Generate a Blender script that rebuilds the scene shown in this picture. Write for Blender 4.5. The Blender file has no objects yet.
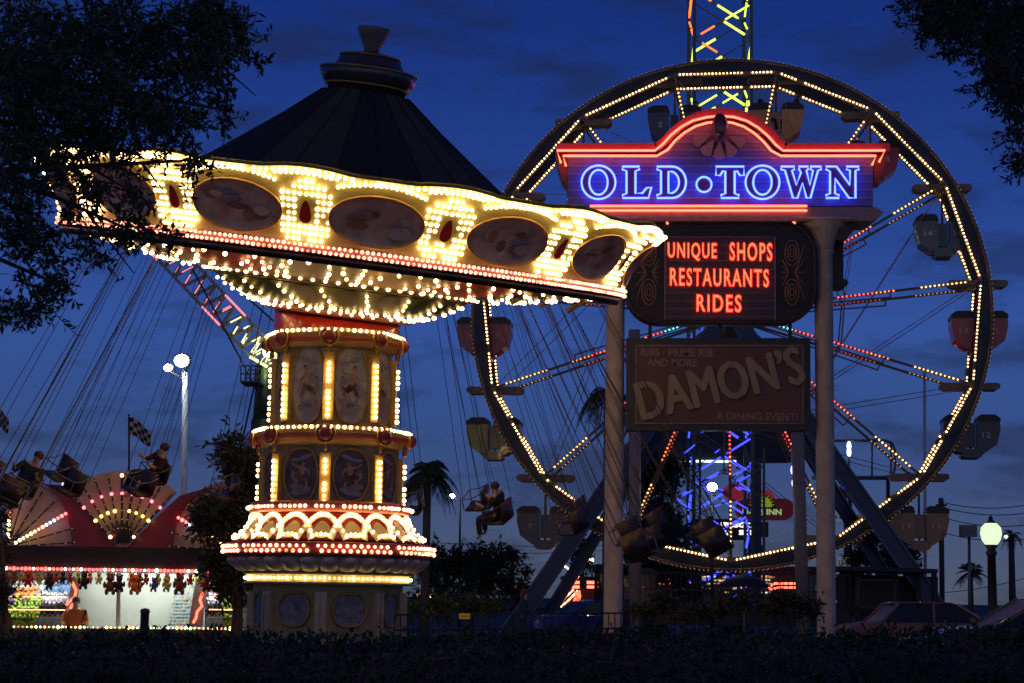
import bpy, math, random
from mathutils import Vector, Matrix, noise
R = math.radians
random.seed(7)
scene = bpy.context.scene
COL = scene.collection

# ---------------------------------------------------------------- camera
FPX = 1800.0; CZ = 1.6; ROLL = 0.9; HORIZ = 597.0
PITCH = math.degrees(math.atan((HORIZ-341.5)/FPX))
cam = bpy.data.objects.new('camera', bpy.data.cameras.new('camera')); COL.objects.link(cam)
cam.data.sensor_width = 36.0; cam.data.lens = FPX/1024*36.0
cam.data.clip_start = 0.1; cam.data.clip_end = 5000
cam.location = (0, 0, CZ)
CM = Matrix.Rotation(R(90+PITCH), 3, 'X') @ Matrix.Rotation(R(ROLL), 3, 'Z')
cam.rotation_euler = CM.to_euler()
scene.camera = cam
def at(px, py, Y):
    """world point seen at a pixel of the photograph, at the distance Y in front of the camera"""
    d = CM @ Vector(((px-512)/FPX, (341.5-py)/FPX, -1))
    return Vector((0, 0, CZ)) + d*(Y/d.y)

# ---------------------------------------------------------------- sky at dusk
world = bpy.data.worlds.new('World'); scene.world = world; world.use_nodes = True
nt = world.node_tree; N = nt.nodes; L = nt.links
for n in list(N): N.remove(n)
out = N.new('ShaderNodeOutputWorld'); bg = N.new('ShaderNodeBackground'); L.new(bg.outputs[0], out.inputs[0])
tc = N.new('ShaderNodeTexCoord'); sep = N.new('ShaderNodeSeparateXYZ'); L.new(tc.outputs['Generated'], sep.inputs[0])
rp = N.new('ShaderNodeValToRGB'); L.new(sep.outputs['Z'], rp.inputs[0])
cr = rp.color_ramp; cr.interpolation = 'LINEAR'
stops = [(0.0, (.078, .096, .140)), (.03, (.064, .090, .175)), (.065, (.043, .077, .205)), (.10, (.036, .079, .25)), (.15, (.033, .084, .32)),
         (.21, (.019, .056, .27)), (.31, (.0085, .031, .195)), (1.0, (.004, .012, .07))]
cr.elements[0].position = stops[0][0]; cr.elements[0].color = (*stops[0][1], 1)
cr.elements[1].position = 1.0; cr.elements[1].color = (*stops[-1][1], 1)
for p, c in stops[1:-1]:
    e = cr.elements.new(p); e.color = (*c, 1)
# thin dark evening clouds
mp = N.new('ShaderNodeMapping'); L.new(tc.outputs['Generated'], mp.inputs[0]); mp.inputs['Scale'].default_value = (5.0, 5.0, 15)
nz = N.new('ShaderNodeTexNoise'); L.new(mp.outputs[0], nz.inputs[0]); nz.inputs['Scale'].default_value = 1.9; nz.inputs['Detail'].default_value = 7; nz.inputs['Roughness'].default_value = .62
cl = N.new('ShaderNodeValToRGB'); L.new(nz.outputs[0], cl.inputs[0])
cl.color_ramp.elements[0].position = .49; cl.color_ramp.elements[0].color = (0, 0, 0, 1)
cl.color_ramp.elements[1].position = .62; cl.color_ramp.elements[1].color = (.50, .50, .50, 1)
mx = N.new('ShaderNodeMixRGB'); L.new(cl.outputs[0], mx.inputs[0]); L.new(rp.outputs[0], mx.inputs[1]); mx.inputs[2].default_value = (.012, .017, .034, 1)
# soft warm glow added low behind the camera to light surfaces facing it
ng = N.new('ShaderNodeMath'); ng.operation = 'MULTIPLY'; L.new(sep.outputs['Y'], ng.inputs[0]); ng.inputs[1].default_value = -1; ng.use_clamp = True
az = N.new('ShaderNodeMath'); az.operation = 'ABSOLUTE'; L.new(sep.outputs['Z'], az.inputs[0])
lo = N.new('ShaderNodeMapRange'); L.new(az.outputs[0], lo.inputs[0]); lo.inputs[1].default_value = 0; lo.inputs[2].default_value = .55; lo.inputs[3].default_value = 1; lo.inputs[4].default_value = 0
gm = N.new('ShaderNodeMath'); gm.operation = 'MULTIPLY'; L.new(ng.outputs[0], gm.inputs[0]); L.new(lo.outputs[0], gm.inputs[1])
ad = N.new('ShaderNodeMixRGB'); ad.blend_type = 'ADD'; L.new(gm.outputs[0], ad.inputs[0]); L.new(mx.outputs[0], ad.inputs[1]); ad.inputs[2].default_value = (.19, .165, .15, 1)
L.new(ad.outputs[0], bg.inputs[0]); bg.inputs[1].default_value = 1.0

scene.view_settings.view_transform = 'Standard'
scene.view_settings.look = 'None'
scene.view_settings.exposure = 0.0
scene.view_settings.gamma = 1.0

# ---------------------------------------------------------------- materials
MATS = {}
def mat(name, color=(.5, .5, .5), rough=.6, metal=0.0, var=.25, scale=6.0, bump=0.0, emit=None, estr=0.0, coat=0.0, second=None, attr=None):
    if name in MATS: return MATS[name]
    m = bpy.data.materials.new(name); m.use_nodes = True; MATS[name] = m
    t = m.node_tree; b = t.nodes['Principled BSDF']
    b.inputs['Roughness'].default_value = rough; b.inputs['Metallic'].default_value = metal
    b.inputs['Coat Weight'].default_value = coat
    if attr:
        a = t.nodes.new('ShaderNodeAttribute'); a.attribute_name = attr
        t.links.new(a.outputs['Color'], b.inputs['Base Color'])
    else:
        tc = t.nodes.new('ShaderNodeTexCoord'); n = t.nodes.new('ShaderNodeTexNoise')
        n.inputs['Scale'].default_value = scale; n.inputs['Detail'].default_value = 5
        t.links.new(tc.outputs['Object'], n.inputs['Vector'])
        rp = t.nodes.new('ShaderNodeValToRGB'); t.links.new(n.outputs['Fac'], rp.inputs[0])
        rp.color_ramp.elements[0].position = .3; rp.color_ramp.elements[1].position = .7
        lo = second or tuple(c*(1-var) for c in color)
        rp.color_ramp.elements[0].color = (*lo, 1); rp.color_ramp.elements[1].color = (*color, 1)
        t.links.new(rp.outputs[0], b.inputs['Base Color'])
        if bump:
            bp = t.nodes.new('ShaderNodeBump'); bp.inputs['Strength'].default_value = bump; bp.inputs['Distance'].default_value = .02
            t.links.new(n.outputs['Fac'], bp.inputs['Height']); t.links.new(bp.outputs[0], b.inputs['Normal'])
    if emit:
        b.inputs['Emission Color'].default_value = (*emit, 1); b.inputs['Emission Strength'].default_value = estr
    return m
def glow(name, color, strength):
    """a lamp, bulb or neon tube that gives off light"""
    if name in MATS: return MATS[name]
    m = bpy.data.materials.new(name); m.use_nodes = True; MATS[name] = m
    t = m.node_tree
    for n in list(t.nodes): t.nodes.remove(n)
    e = t.nodes.new('ShaderNodeEmission'); o = t.nodes.new('ShaderNodeOutputMaterial')
    e.inputs[0].default_value = (*color, 1); e.inputs[1].default_value = strength
    if 'bulb' in name:      # bulbs age differently: some dimmer and redder than their neighbours
        tc = t.nodes.new('ShaderNodeTexCoord'); n = t.nodes.new('ShaderNodeTexNoise'); n.inputs['Scale'].default_value = 7.0; n.inputs['Detail'].default_value = 1
        t.links.new(tc.outputs['Object'], n.inputs['Vector']); rp = t.nodes.new('ShaderNodeValToRGB'); t.links.new(n.outputs['Fac'], rp.inputs[0])
        rp.color_ramp.elements[0].position = .32; rp.color_ramp.elements[0].color = (color[0]*.34, color[1]*.24, color[2]*.16, 1)
        rp.color_ramp.elements[1].position = .50; rp.color_ramp.elements[1].color = (*color, 1); t.links.new(rp.outputs[0], e.inputs[0])
    t.links.new(e.outputs[0], o.inputs[0]); return m
def glow_attr(name, strength):
    if name in MATS: return MATS[name]
    m = bpy.data.materials.new(name); m.use_nodes = True; MATS[name] = m
    t = m.node_tree
    for n in list(t.nodes): t.nodes.remove(n)
    e = t.nodes.new('ShaderNodeEmission'); o = t.nodes.new('ShaderNodeOutputMaterial'); a = t.nodes.new('ShaderNodeAttribute')
    a.attribute_name = 'col'; t.links.new(a.outputs['Color'], e.inputs[0]); e.inputs[1].default_value = strength
    t.links.new(e.outputs[0], o.inputs[0]); return m

WARM = glow('warm_bulb', (1, .60, .24), 13.0)
AMBER = glow('amber_bulb', (1, .54, .16), 19.0)
PINKB = glow('pink_bulb', (1, .30, .17), 6.0)
REDB = glow('red_bulb', (1, .10, .05), 4.5)
DIMB = glow('dim_bulb', (1, .55, .25), .4)
COLB = glow_attr('coloured_bulb', 5.0)
NRED = glow('red_neon', (1, .11, .055), 5.2)
NORG = glow('orange_neon', (1, .30, .12), 3.6)
NBLUE = glow('blue_neon', (.034, .062, 1), 13.0)
NTOWB = glow('tower_blue_neon', (.035, .05, 1), 3.2)
NLET = glow('letter_neon', (1, .035, .015), 2.6)
NLETC = glow('letter_neon_core', (1, .12, .05), 3.2)
NYEL = glow('yellow_green_neon', (.72, .95, .10), 1.9)
NORT = glow('tower_orange_neon', (1, .15, .03), 2.6)
NPINK = glow('pink_neon', (1, .25, .32), 1.5)
FLOOD = glow('flood_light', (.82, .92, 1), 60)
WHITE_L = glow('white_tube', (.85, .95, 1), 2.2)

STEEL = mat('grey_steel', (.20, .20, .21), .45, .6)
DSTEEL = mat('dark_steel', (.045, .047, .055), .5, .5)
BRONZE = mat('weathered_tan_metal', (.30, .22, .15), .55, .3)
BLACK = mat('black_paint', (.015, .015, .017), .4)
ROOFD = mat('dark_roof_canvas', (.034, .030, .024), .85, second=(.024, .022, .018), scale=3)
ROOFL = mat('grey_roof_canvas', (.090, .066, .036), .85, scale=3)
CREAM = mat('cream_enamel', (.62, .50, .28), .35, coat=.3)
GOLD = mat('gold_paint', (.55, .33, .09), .35, .4)
OLIVE = mat('olive_gold_paint', (.42, .36, .12), .45, second=(.30, .26, .10), scale=4)
REDP = mat('red_enamel', (.34, .02, .015), .3, coat=.4)
PINKP = mat('pink_red_enamel', (.50, .12, .07), .35)
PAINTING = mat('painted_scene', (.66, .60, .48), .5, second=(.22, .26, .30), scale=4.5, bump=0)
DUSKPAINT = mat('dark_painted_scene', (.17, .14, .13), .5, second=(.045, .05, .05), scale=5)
BROWNP = mat('brown_painted_scene', (.72, .56, .46), .5, second=(.40, .28, .21), scale=4.5)
SKIN = mat('skin', (.52, .32, .22), .5)
HAIR = mat('brown_hair', (.05, .03, .02), .7)
TEAL = mat('dark_green_panel', (.03, .06, .03), .45)
BLUEP = mat('blue_painted_steel', (.006, .045, .13), .42, 0, coat=.15, second=(.004, .03, .09))
WHITEP = mat('white_paint', (.75, .75, .73), .5)
POSTM = mat('fluted_grey_post', (.50, .44, .37), .6, second=(.34, .30, .26), scale=3, bump=.3)
BARK = mat('bark', (.10, .075, .055), .9, bump=.6, scale=14)

# ---------------------------------------------------------------- mesh building
ORG = {}
CSC = [None]
class MB:
    def __init__(s, smooth=False): s.v = []; s.f = []; s.c = []; s.m = []; s.col = None; s.mi = 0; s.smooth = smooth
    def add(s, vs, fs):
        b = len(s.v); s.v.extend(Vector(v) for v in vs)
        for f in fs:
            s.f.append([b+i for i in f]); s.c.append(s.col); s.m.append(s.mi)
        return s
    def box(s, c, size, M=None):
        c = Vector(c); x, y, z = [q/2 for q in size]
        vs = [Vector((a*x, b*y, d*z)) for a in (-1, 1) for b in (-1, 1) for d in (-1, 1)]
        if M is not None: vs = [M @ v for v in vs]
        return s.add([c+v for v in vs], [(0, 1, 3, 2), (4, 6, 7, 5), (0, 4, 5, 1), (2, 3, 7, 6), (0, 2, 6, 4), (1, 5, 7, 3)])
    def bar(s, a, b, w, h=None, up=(0, 0, 1)):
        """rectangular bar from a to b"""
        a, b = Vector(a), Vector(b); h = h or w; d = (b-a)
        if d.length < 1e-6: return s
        d.normalize(); u = Vector(up)
        if abs(d.dot(u)) > .98: u = Vector((0, 1, 0))
        r = d.cross(u).normalized(); u = r.cross(d)
        o = [r*(i*w/2)+u*(j*h/2) for i, j in ((-1, -1), (1, -1), (1, 1), (-1, 1))]
        return s.add([a+q for q in o]+[b+q for q in o], [(3, 2, 1, 0), (4, 5, 6, 7)]+[(i, (i+1) % 4, 4+(i+1) % 4, 4+i) for i in range(4)])
    def tube(s, pts, r, n=6, cap=True, closed=False):
        pts = [Vector(p) for p in pts]; k = len(pts)
        rs = r if isinstance(r, (list, tuple)) else [r]*k
        vs = []; u = None
        for i, p in enumerate(pts):
            if closed: d = pts[(i+1) % k]-pts[i-1]
            else: d = pts[min(i+1, k-1)]-pts[max(i-1, 0)]
            if d.length < 1e-9: d = Vector((0, 0, 1))
            d.normalize()
            if u is None:
                u = Vector((0, 0, 1)) if abs(d.z) < .9 else Vector((0, 1, 0))
            u = (u - d*u.dot(d))
            if u.length < 1e-6: u = d.orthogonal()
            u.normalize(); w = d.cross(u)
            vs += [p+(u*math.cos(2*math.pi*j/n)+w*math.sin(2*math.pi*j/n))*rs[i] for j in range(n)]
        fs = []
        for i in range(k if closed else k-1):
            a, b = i*n, ((i+1) % k)*n
            fs += [(a+j, a+(j+1) % n, b+(j+1) % n, b+j) for j in range(n)]
        if cap and not closed:
            fs += [tuple(range(n-1, -1, -1)), tuple((k-1)*n+j for j in range(n))]
        return s.add(vs, fs)
    def lathe(s, prof, n=32, M=None, wob=None, a0=0.0):
        M = M or Matrix.Identity(4); vs = []
        for (r, z) in prof:
            for j in range(n):
                a = a0+2*math.pi*j/n; q = r*(wob(a, z) if wob else 1)
                vs.append(M @ Vector((q*math.sin(a), -q*math.cos(a), z)))
        fs = []
        for i in range(len(prof)-1):
            fs += [(i*n+j, i*n+(j+1) % n, (i+1)*n+(j+1) % n, (i+1)*n+j) for j in range(n)]
        if prof[0][0] > 1e-4: fs.append(tuple(range(n-1, -1, -1)))
        if prof[-1][0] > 1e-4: fs.append(tuple((len(prof)-1)*n+j for j in range(n)))
        return s.add(vs, fs)
    def prism(s, pts, d):
        """flat polygon pushed by the vector d"""
        pts = [Vector(p) for p in pts]; n = len(pts); d = Vector(d)
        return s.add(pts+[p+d for p in pts], [tuple(range(n)), tuple(range(2*n-1, n-1, -1))]+[(i, i+n, (i+1) % n+n, (i+1) % n) for i in range(n)])
    def ball(s, c, r, M=None, seg=8, rings=6):
        c = Vector(c); r = Vector(r) if not isinstance(r, (int, float)) else Vector((r, r, r)); vs = [Vector((0, 0, -1))]
        for i in range(1, rings):
            a = math.pi*i/rings
            vs += [Vector((math.sin(a)*math.cos(2*math.pi*j/seg), math.sin(a)*math.sin(2*math.pi*j/seg), -math.cos(a))) for j in range(seg)]
        vs.append(Vector((0, 0, 1))); fs = [(0, 1+(j+1) % seg, 1+j) for j in range(seg)]
        for i in range(rings-2):
            b = 1+i*seg; fs += [(b+j, b+(j+1) % seg, b+seg+(j+1) % seg, b+seg+j) for j in range(seg)]
        b = 1+(rings-2)*seg; fs += [(b+j, b+(j+1) % seg, len(vs)-1) for j in range(seg)]
        vs = [Vector((v.x*r.x, v.y*r.y, v.z*r.z)) for v in vs]
        if M is not None: vs = [M @ v for v in vs]
        return s.add([c+v for v in vs], fs)
    def bulb(s, c, r, lo=False):
        c = Vector(c); r *= random.uniform(.82, 1.12)
        if lo:
            return s.add([c+Vector(q)*r for q in ((1, 0, 0), (-1, 0, 0), (0, 1, 0), (0, -1, 0), (0, 0, 1), (0, 0, -1))],
                         [(0, 2, 4), (2, 1, 4), (1, 3, 4), (3, 0, 4), (2, 0, 5), (1, 2, 5), (3, 1, 5), (0, 3, 5)])
        return s.ball(c, r, None, 6, 4)
    def text(s, body, x0, x1, y0, y1, Y, extr=.02, bold=0.0, thick=None, shear=0.0, rot=0.0, space=1.0):
        """lettering fitted between two pixel columns and rows of the sign plane at distance Y, facing -Y"""
        vs, fs = text_geo(body, bold, extr, shear, space)
        ax, bx = min(v.x for v in vs), max(v.x for v in vs); ay, by = min(v.y for v in vs), max(v.y for v in vs)
        c = at((x0+x1)/2, (y0+y1)/2, Y); k = Y/FPX; W = (x1-x0)*k; H = (y1-y0)*k
        o = []
        for v in vs:
            q = Vector(((v.x-(ax+bx)/2)/(bx-ax)*W, -v.z, (v.y-(ay+by)/2)/(by-ay)*H))
            o.append(c+Matrix.Rotation(rot, 3, 'Y') @ q)
        return s.add(o, fs)
    def build(s, name, m, parent=None, origin=None):
        me = bpy.data.meshes.new(name)
        if CSC[0]:
            cx_, cy_, k_ = CSC[0]; s.v = [Vector((cx_+(v.x-cx_)*k_, cy_+(v.y-cy_)*k_, v.z)) for v in s.v]
        if parent is not None: o0 = ORG[parent.name]
        elif origin is not None: o0 = Vector(origin)
        elif s.v:
            o0 = Vector((sum(v.x for v in s.v)/len(s.v), sum(v.y for v in s.v)/len(s.v), min(v.z for v in s.v)))
        else: o0 = Vector((0, 0, 0))
        me.from_pydata([tuple(v-o0) for v in s.v], [], s.f)
        for q in (m if isinstance(m, (list, tuple)) else [m]): me.materials.append(q)
        me.polygons.foreach_set('material_index', s.m)
        if any(c is not None for c in s.c):
            at_ = me.color_attributes.new('col', 'FLOAT_COLOR', 'CORNER'); buf = []
            for f, c in zip(s.f, s.c): buf += list((*(c or (1, 1, 1)), 1.0))*len(f)
            at_.data.foreach_set('color', buf)
        me.validate(); me.update()
        if s.smooth: me.polygons.foreach_set('use_smooth', [True]*len(me.polygons))
        o = bpy.data.objects.new(name, me); COL.objects.link(o)
        if parent is not None: o.parent = parent
        else: o.location = o0
        ORG[o.name] = o0
        if 'bulb' in name and parent is not None and len(s.f) > 60: o['kind'] = 'stuff'
        return o
TXT = {}
def text_geo(body, bold=0.0, extr=.02, shear=0.0, space=1.0):
    key = (body, bold, extr, shear, space)
    if key in TXT: return TXT[key]
    cu = bpy.data.curves.new('t', 'FONT'); cu.body = body; cu.size = 1; cu.extrude = extr; cu.offset = bold; cu.shear = shear; cu.resolution_u = 3; cu.space_character = space
    ob = bpy.data.objects.new('t', cu); COL.objects.link(ob)
    dg = bpy.context.evaluated_depsgraph_get(); me = bpy.data.meshes.new_from_object(ob.evaluated_get(dg))
    TXT[key] = ([v.co.copy() for v in me.vertices], [tuple(p.vertices) for p in me.polygons])
    bpy.data.objects.remove(ob); bpy.data.curves.remove(cu); bpy.data.meshes.remove(me)
    return TXT[key]
def tag(o, label=None, cat=None, group=None, kind=None):
    if label: o['label'] = label
    if cat: o['category'] = cat
    if group: o['group'] = group
    if kind: o['kind'] = kind
    return o
def thing(name, label, cat, loc, group=None):
    o = bpy.data.objects.new(name, None); COL.objects.link(o); o.location = loc; o.empty_display_size = .3
    ORG[o.name] = Vector(loc); return tag(o, label, cat, group)
def kids(o): return [c for c in KID.get(o.name, [])]
KID = {}
def copy_tree(o, parent=None):
    c = o.copy(); COL.objects.link(c)
    if parent is not None: c.parent = parent
    for ch in [x for x in COL.objects if x.parent == o]: copy_tree(ch, c)
    return c
def gz(x): return max(-.6, min(.6, .023*x))
def ground(px, Y):
    p = at(px, 597, Y); return Vector((p.x, Y, gz(p.x)))
# ---------------------------------------------------------------- the ground
g = MB(); nx = 60
xs = [-2500, -600, -200]+[-90+3*i for i in range(61)]+[200, 600, 2500]; ys = [-30, 6, 20, 40, 80, 160, 400, 1200, 3500]
g.add([(x, y, gz(x)) for y in ys for x in xs], [(j*len(xs)+i, j*len(xs)+i+1, (j+1)*len(xs)+i+1, (j+1)*len(xs)+i) for j in range(len(ys)-1) for i in range(len(xs)-1)])
tag(g.build('ground', mat('asphalt', (.05, .05, .052), .85, second=(.035, .035, .037), scale=.6), origin=(0, 0, 0)), kind='structure')

# ---------------------------------------------------------------- wave swinger
AX = at(328, 585, 32); SW = thing('wave_swinger', 'wave swinger carousel with tilted round canopy and octagonal lit column', 'carousel', (AX.x, 32, gz(AX.x)))
CX, CY = AX.x, 32.0
def ZP(y): return at(332, y, 30.9).z
CT = Matrix.Translation((CX, CY, 0))
class Surf:
    def __init__(s, fr, M): s.fr = fr; s.M = M; s.M3 = M.to_3x3()
    def p(s, a, t, off=0.0):
        r, z = s.fr(t); r2, z2 = s.fr(t+.01); d = Vector((r2-r, z2-z)).normalized()
        nr, nz_ = d.y, -d.x
        r += nr*off; z += nz_*off
        return s.M @ Vector((r*math.sin(a), -r*math.cos(a), z))
def patch(mb, S, a0, t0, fu, n, off, rr, hh, rings=3):
    """oval patch lying on a surface: fu(angle)->(u,v) outline in metres"""
    vs = [S.p(a0, t0, off)]; fs = []
    for k in range(1, rings+1):
        for j in range(n):
            u, v = fu(2*math.pi*j/n); vs.append(S.p(a0+u*k/rings/rr, t0+v*k/rings/hh, off))
    fs += [(0, 1+j, 1+(j+1) % n) for j in range(n)]
    for k in range(rings-1):
        b = 1+k*n; fs += [(b+j, b+n+j, b+n+(j+1) % n, b+(j+1) % n) for j in range(n)]
    mb.add(vs, fs)
# --- column body
CSC[0] = (AX.x, 32.0, .94)
z = ZP
body = MB()
body.lathe([(1.40, gz(CX)-.3), (1.40, z(583.5))], 8, CT, a0=R(.8))
tag(body.build('base', OLIVE, SW))
PA = [R(.8+45*i) for i in range(8)]; FA = [a+R(22.5) for a in PA]
def octa(r0, z0, z1, name):
    m = MB(); m.lathe([(r0, z0), (r0, z1)], 8, CT, a0=PA[0]); return m.build(name, OLIVE, SW)
octa(1.10, z(436), z(334), 'upper_column'); octa(1.27, z(508), z(436), 'lower_column')
PFR = 0
def column_panels(rc, z0, z1, pm, skip_fig=False, w=.36, part='medallion'):
    ap = rc*math.cos(R(22.5)); h = (z1-z0)/2; zc = (z0+z1)/2
    for i, a in enumerate(FA):
        n = Vector((math.sin(a), -math.cos(a), 0)); tdir = Vector((math.cos(a), math.sin(a), 0)); c = Vector((CX, CY, zc))+n*(ap+.012)
        def q(u, v, o=0.0): return c+tdir*u+Vector((0, 0, v))+n*o
        def outl(k):
            o = []
            for j in range(28):
                b = 2*math.pi*j/28; cu, sv = math.cos(b), math.sin(b)
                u = math.copysign(abs(cu)**.75, cu)*w*(1-.10*math.exp(-((abs(sv)-.55)/.12)**2)); v = math.copysign(abs(sv)**.85, sv)*h
                o.append((u*k, v*k))
            return o
        m = MB(); o = outl(.9); m.add([q(0, 0)]+[q(*e) for e in o], [(0, 1+j, 1+(j+1) % 28) for j in range(28)])
        md = m.build(part, pm, SW)
        fr = MB(True); fr.tube([q(u, v, .012) for u, v in outl(.93)], .026, 6, closed=True); fr.build('gilt_frame', GOLD, md)
        if not skip_fig:
            random.seed(i*13+int(rc*100)); f = MB(True); sx = random.choice((-1, 1))
            def el(u, v, ru, rv, rot, mi):
                f.mi = mi; k = 10; cc = q(u, v, .008+.003*mi); pts = [cc]
                for j in range(k):
                    b = 2*math.pi*j/k; x = math.cos(b)*ru; y = math.sin(b)*rv; X = x*math.cos(rot)-y*math.sin(rot); Y = x*math.sin(rot)+y*math.cos(rot)
                    pts.append(cc+tdir*X+Vector((0, 0, Y)))
                f.add(pts, [(0, 1+j, 1+(j+1) % k) for j in range(k)])
            s_ = h/.85
            def limb(u0, v0, u1, v1, w0, mi): el((u0+u1)/2*sx, (v0+v1)/2*s_, math.hypot((u1-u0), (v1-v0)*s_)/2+w0*.5, w0, math.atan2((v1-v0)*s_, (u1-u0)*sx), mi)
            el(0, -.50*s_, .22, .12*s_, .2*sx, 0); el(-.08*sx, -.38*s_, .16, .10*s_, -.2*sx, 0); el(.08*sx, .52*s_, .14, .07*s_, .3*sx, 0); el(-.12*sx, .44*s_, .10, .05*s_, 0, 0)
            dv = random.uniform(-.04, .04)
            el(.0, -.08*s_+dv, .13, .08*s_, .6*sx, 1); limb(.05, -.02, -.14, -.20, .05, 1); limb(.06, -.05, .14, -.26, .045, 1); limb(-.12, -.1, -.2, -.02, .03, 1)
            limb(.03, .24, .02, .02, .062, 2); limb(-.08, -.16, -.13, -.34, .032, 2); limb(-.13, -.34, -.08, -.50, .024, 2); limb(.12, -.22, .10, -.46, .028, 2)
            limb(.06, .20, .17, .08, .024, 2); limb(.17, .08, .16, -.06, .02, 2); limb(.0, .20, -.12, .24, .024, 2); limb(-.12, .24, -.20, .34, .018, 2)
            el(.05*sx, .34*s_, .042, .05*s_, 0, 2); el(.07*sx, .375*s_, .036, .026*s_, .3*sx, 3)
            limb(-.17, .06, -.18, -.06, .035, 2); el(-.17*sx, .13*s_, .03, .035*s_, 0, 2); limb(-.19, -.08, -.13, -.16, .022, 2); limb(-.15, .03, -.07, .06, .016, 2); el(-.175*sx, .155*s_, .028, .018*s_, 0, 3)
            f.build('painted_figures', [mat('painted_cloud', (.34, .33, .32), .5), mat('painted_drape_%d' % (i % 3), [(.22, .05, .04), (.26, .19, .10), (.13, .15, .20)][i % 3], .5), mat('painted_skin', (.50, .31, .20), .5), mat('painted_hair', (.13, .07, .04), .5)], md)
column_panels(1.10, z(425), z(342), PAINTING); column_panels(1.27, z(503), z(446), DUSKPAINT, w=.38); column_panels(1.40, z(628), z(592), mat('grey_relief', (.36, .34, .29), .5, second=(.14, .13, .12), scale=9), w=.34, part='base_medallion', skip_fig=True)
def pilasters(rc, z0, z1, mt, step=.10):
    for i, a in enumerate(PA):
        n = Vector((math.sin(a), -math.cos(a), 0)); t = Vector((math.cos(a), math.sin(a), 0)); c0 = Vector((CX, CY, z0))+n*(rc+.03); up = Vector((0, 0, z1-z0))
        m = MB(); Mx = Matrix((t, n, Vector((0, 0, 1)))).transposed()
        m.box(c0+up/2, (.13, .07, z1-z0), Mx); m.box(c0+up/2-t*.085, (.03, .11, z1-z0), Mx); m.box(c0+up/2+t*.085, (.03, .11, z1-z0), Mx)
        p = m.build('pilaster', mat('pilaster_gold', (.6, .42, .12), .4, .2), SW)
        b = MB(True); k = int((z1-z0-.1)/step)
        for j in range(k):
            if i % 2 == 0 and j in (k//2,): continue
            b.bulb(c0+Vector((0, 0, .08+j*step))+n*.085, .037)
        b.build('bulb_string', mt, p)
pilasters(1.10, z(436)+.28, z(334)-.32, AMBER); pilasters(1.27, z(508)+.02, z(436)-.3, AMBER)
for a in PA:
    for (rc, zz) in ((1.42, z(592)),):
        m = MB(); n = Vector((math.sin(a), -math.cos(a), 0)); t = Vector((math.cos(a), math.sin(a), 0)); Mx = Matrix((t, n, Vector((0, 0, 1)))).transposed()
        m.box(Vector((CX, CY, (gz(CX)+zz)/2))+n*1.41, (.22, .1, zz-gz(CX)), Mx); m.box(Vector((CX, CY, (gz(CX)+zz)/2))+n*1.45-t*.05, (.05, .08, zz-gz(CX)-.1), Mx); m.box(Vector((CX, CY, (gz(CX)+zz)/2))+n*1.45+t*.05, (.05, .08, zz-gz(CX)-.1), Mx)
        m.build('base_pilaster', CREAM, SW)
def cornice(zz, r, mt, name='cornice', rb=.031, step=.115, gap=None):
    def wob(a, z_):
        d = ((a-PA[0]) % R(45))/R(45); return 1+.03*abs(math.cos(math.pi*d))**3
    m = MB(True); m.lathe([(r-.22, zz-.26), (r-.10, zz-.2), (r-.05, zz-.12), (r+.02, zz-.02), (r+.04, zz+.0), (r+.03, zz+.09), (r-.3, zz+.1)], 64, CT, wob)
    c = m.build(name, mat('cornice_gold', (.55, .40, .14), .4), SW)
    m = MB(True); m.lathe([(r-.09, zz-.15), (r-.02, zz-.13), (r-.01, zz-.08), (r+.005, zz-.05)], 64, CT, wob); m.build('molding', PINKP, c)
    b = MB(True); k = int(2*math.pi*r/step)
    for j in range(k):
        a = 2*math.pi*j/k
        q = (r+.045)*wob(a, 0); b.bulb((CX+q*math.sin(a), CY-q*math.cos(a), zz+.05), rb)
    b.build('bulb_string', mt, c)
    return c
cornice(z(333), 1.23, WARM); c2 = cornice(z(431), 1.40, WARM)
for zz, rr in ((z(337), 1.25), (z(435), 1.43)):
    for a in PA:
        n = Vector((math.sin(a), -math.cos(a), 0)); p = Vector((CX, CY, zz))+n*(rr+.02)
        m = MB(True); m.mi = 0; m.ball(p+Vector((0, 0, .0)), (.15, .15, .13), None, 12, 8)
        m.mi = 1; t = Vector((math.cos(a), math.sin(a), 0))
        m.tube([p+n*.03+t*.17*math.cos(q)+Vector((0, 0, .15*math.sin(q))) for q in [2*math.pi*k/14 for k in range(14)]], .025, 6, closed=True)
        m.ball(p+Vector((0, 0, -.19))-n*.07, (.05, .05, .10), None, 8, 6)
        m.build('shell_rosette', [mat('rosette_red', (.30, .05, .04), .4), GOLD], SW)
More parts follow.
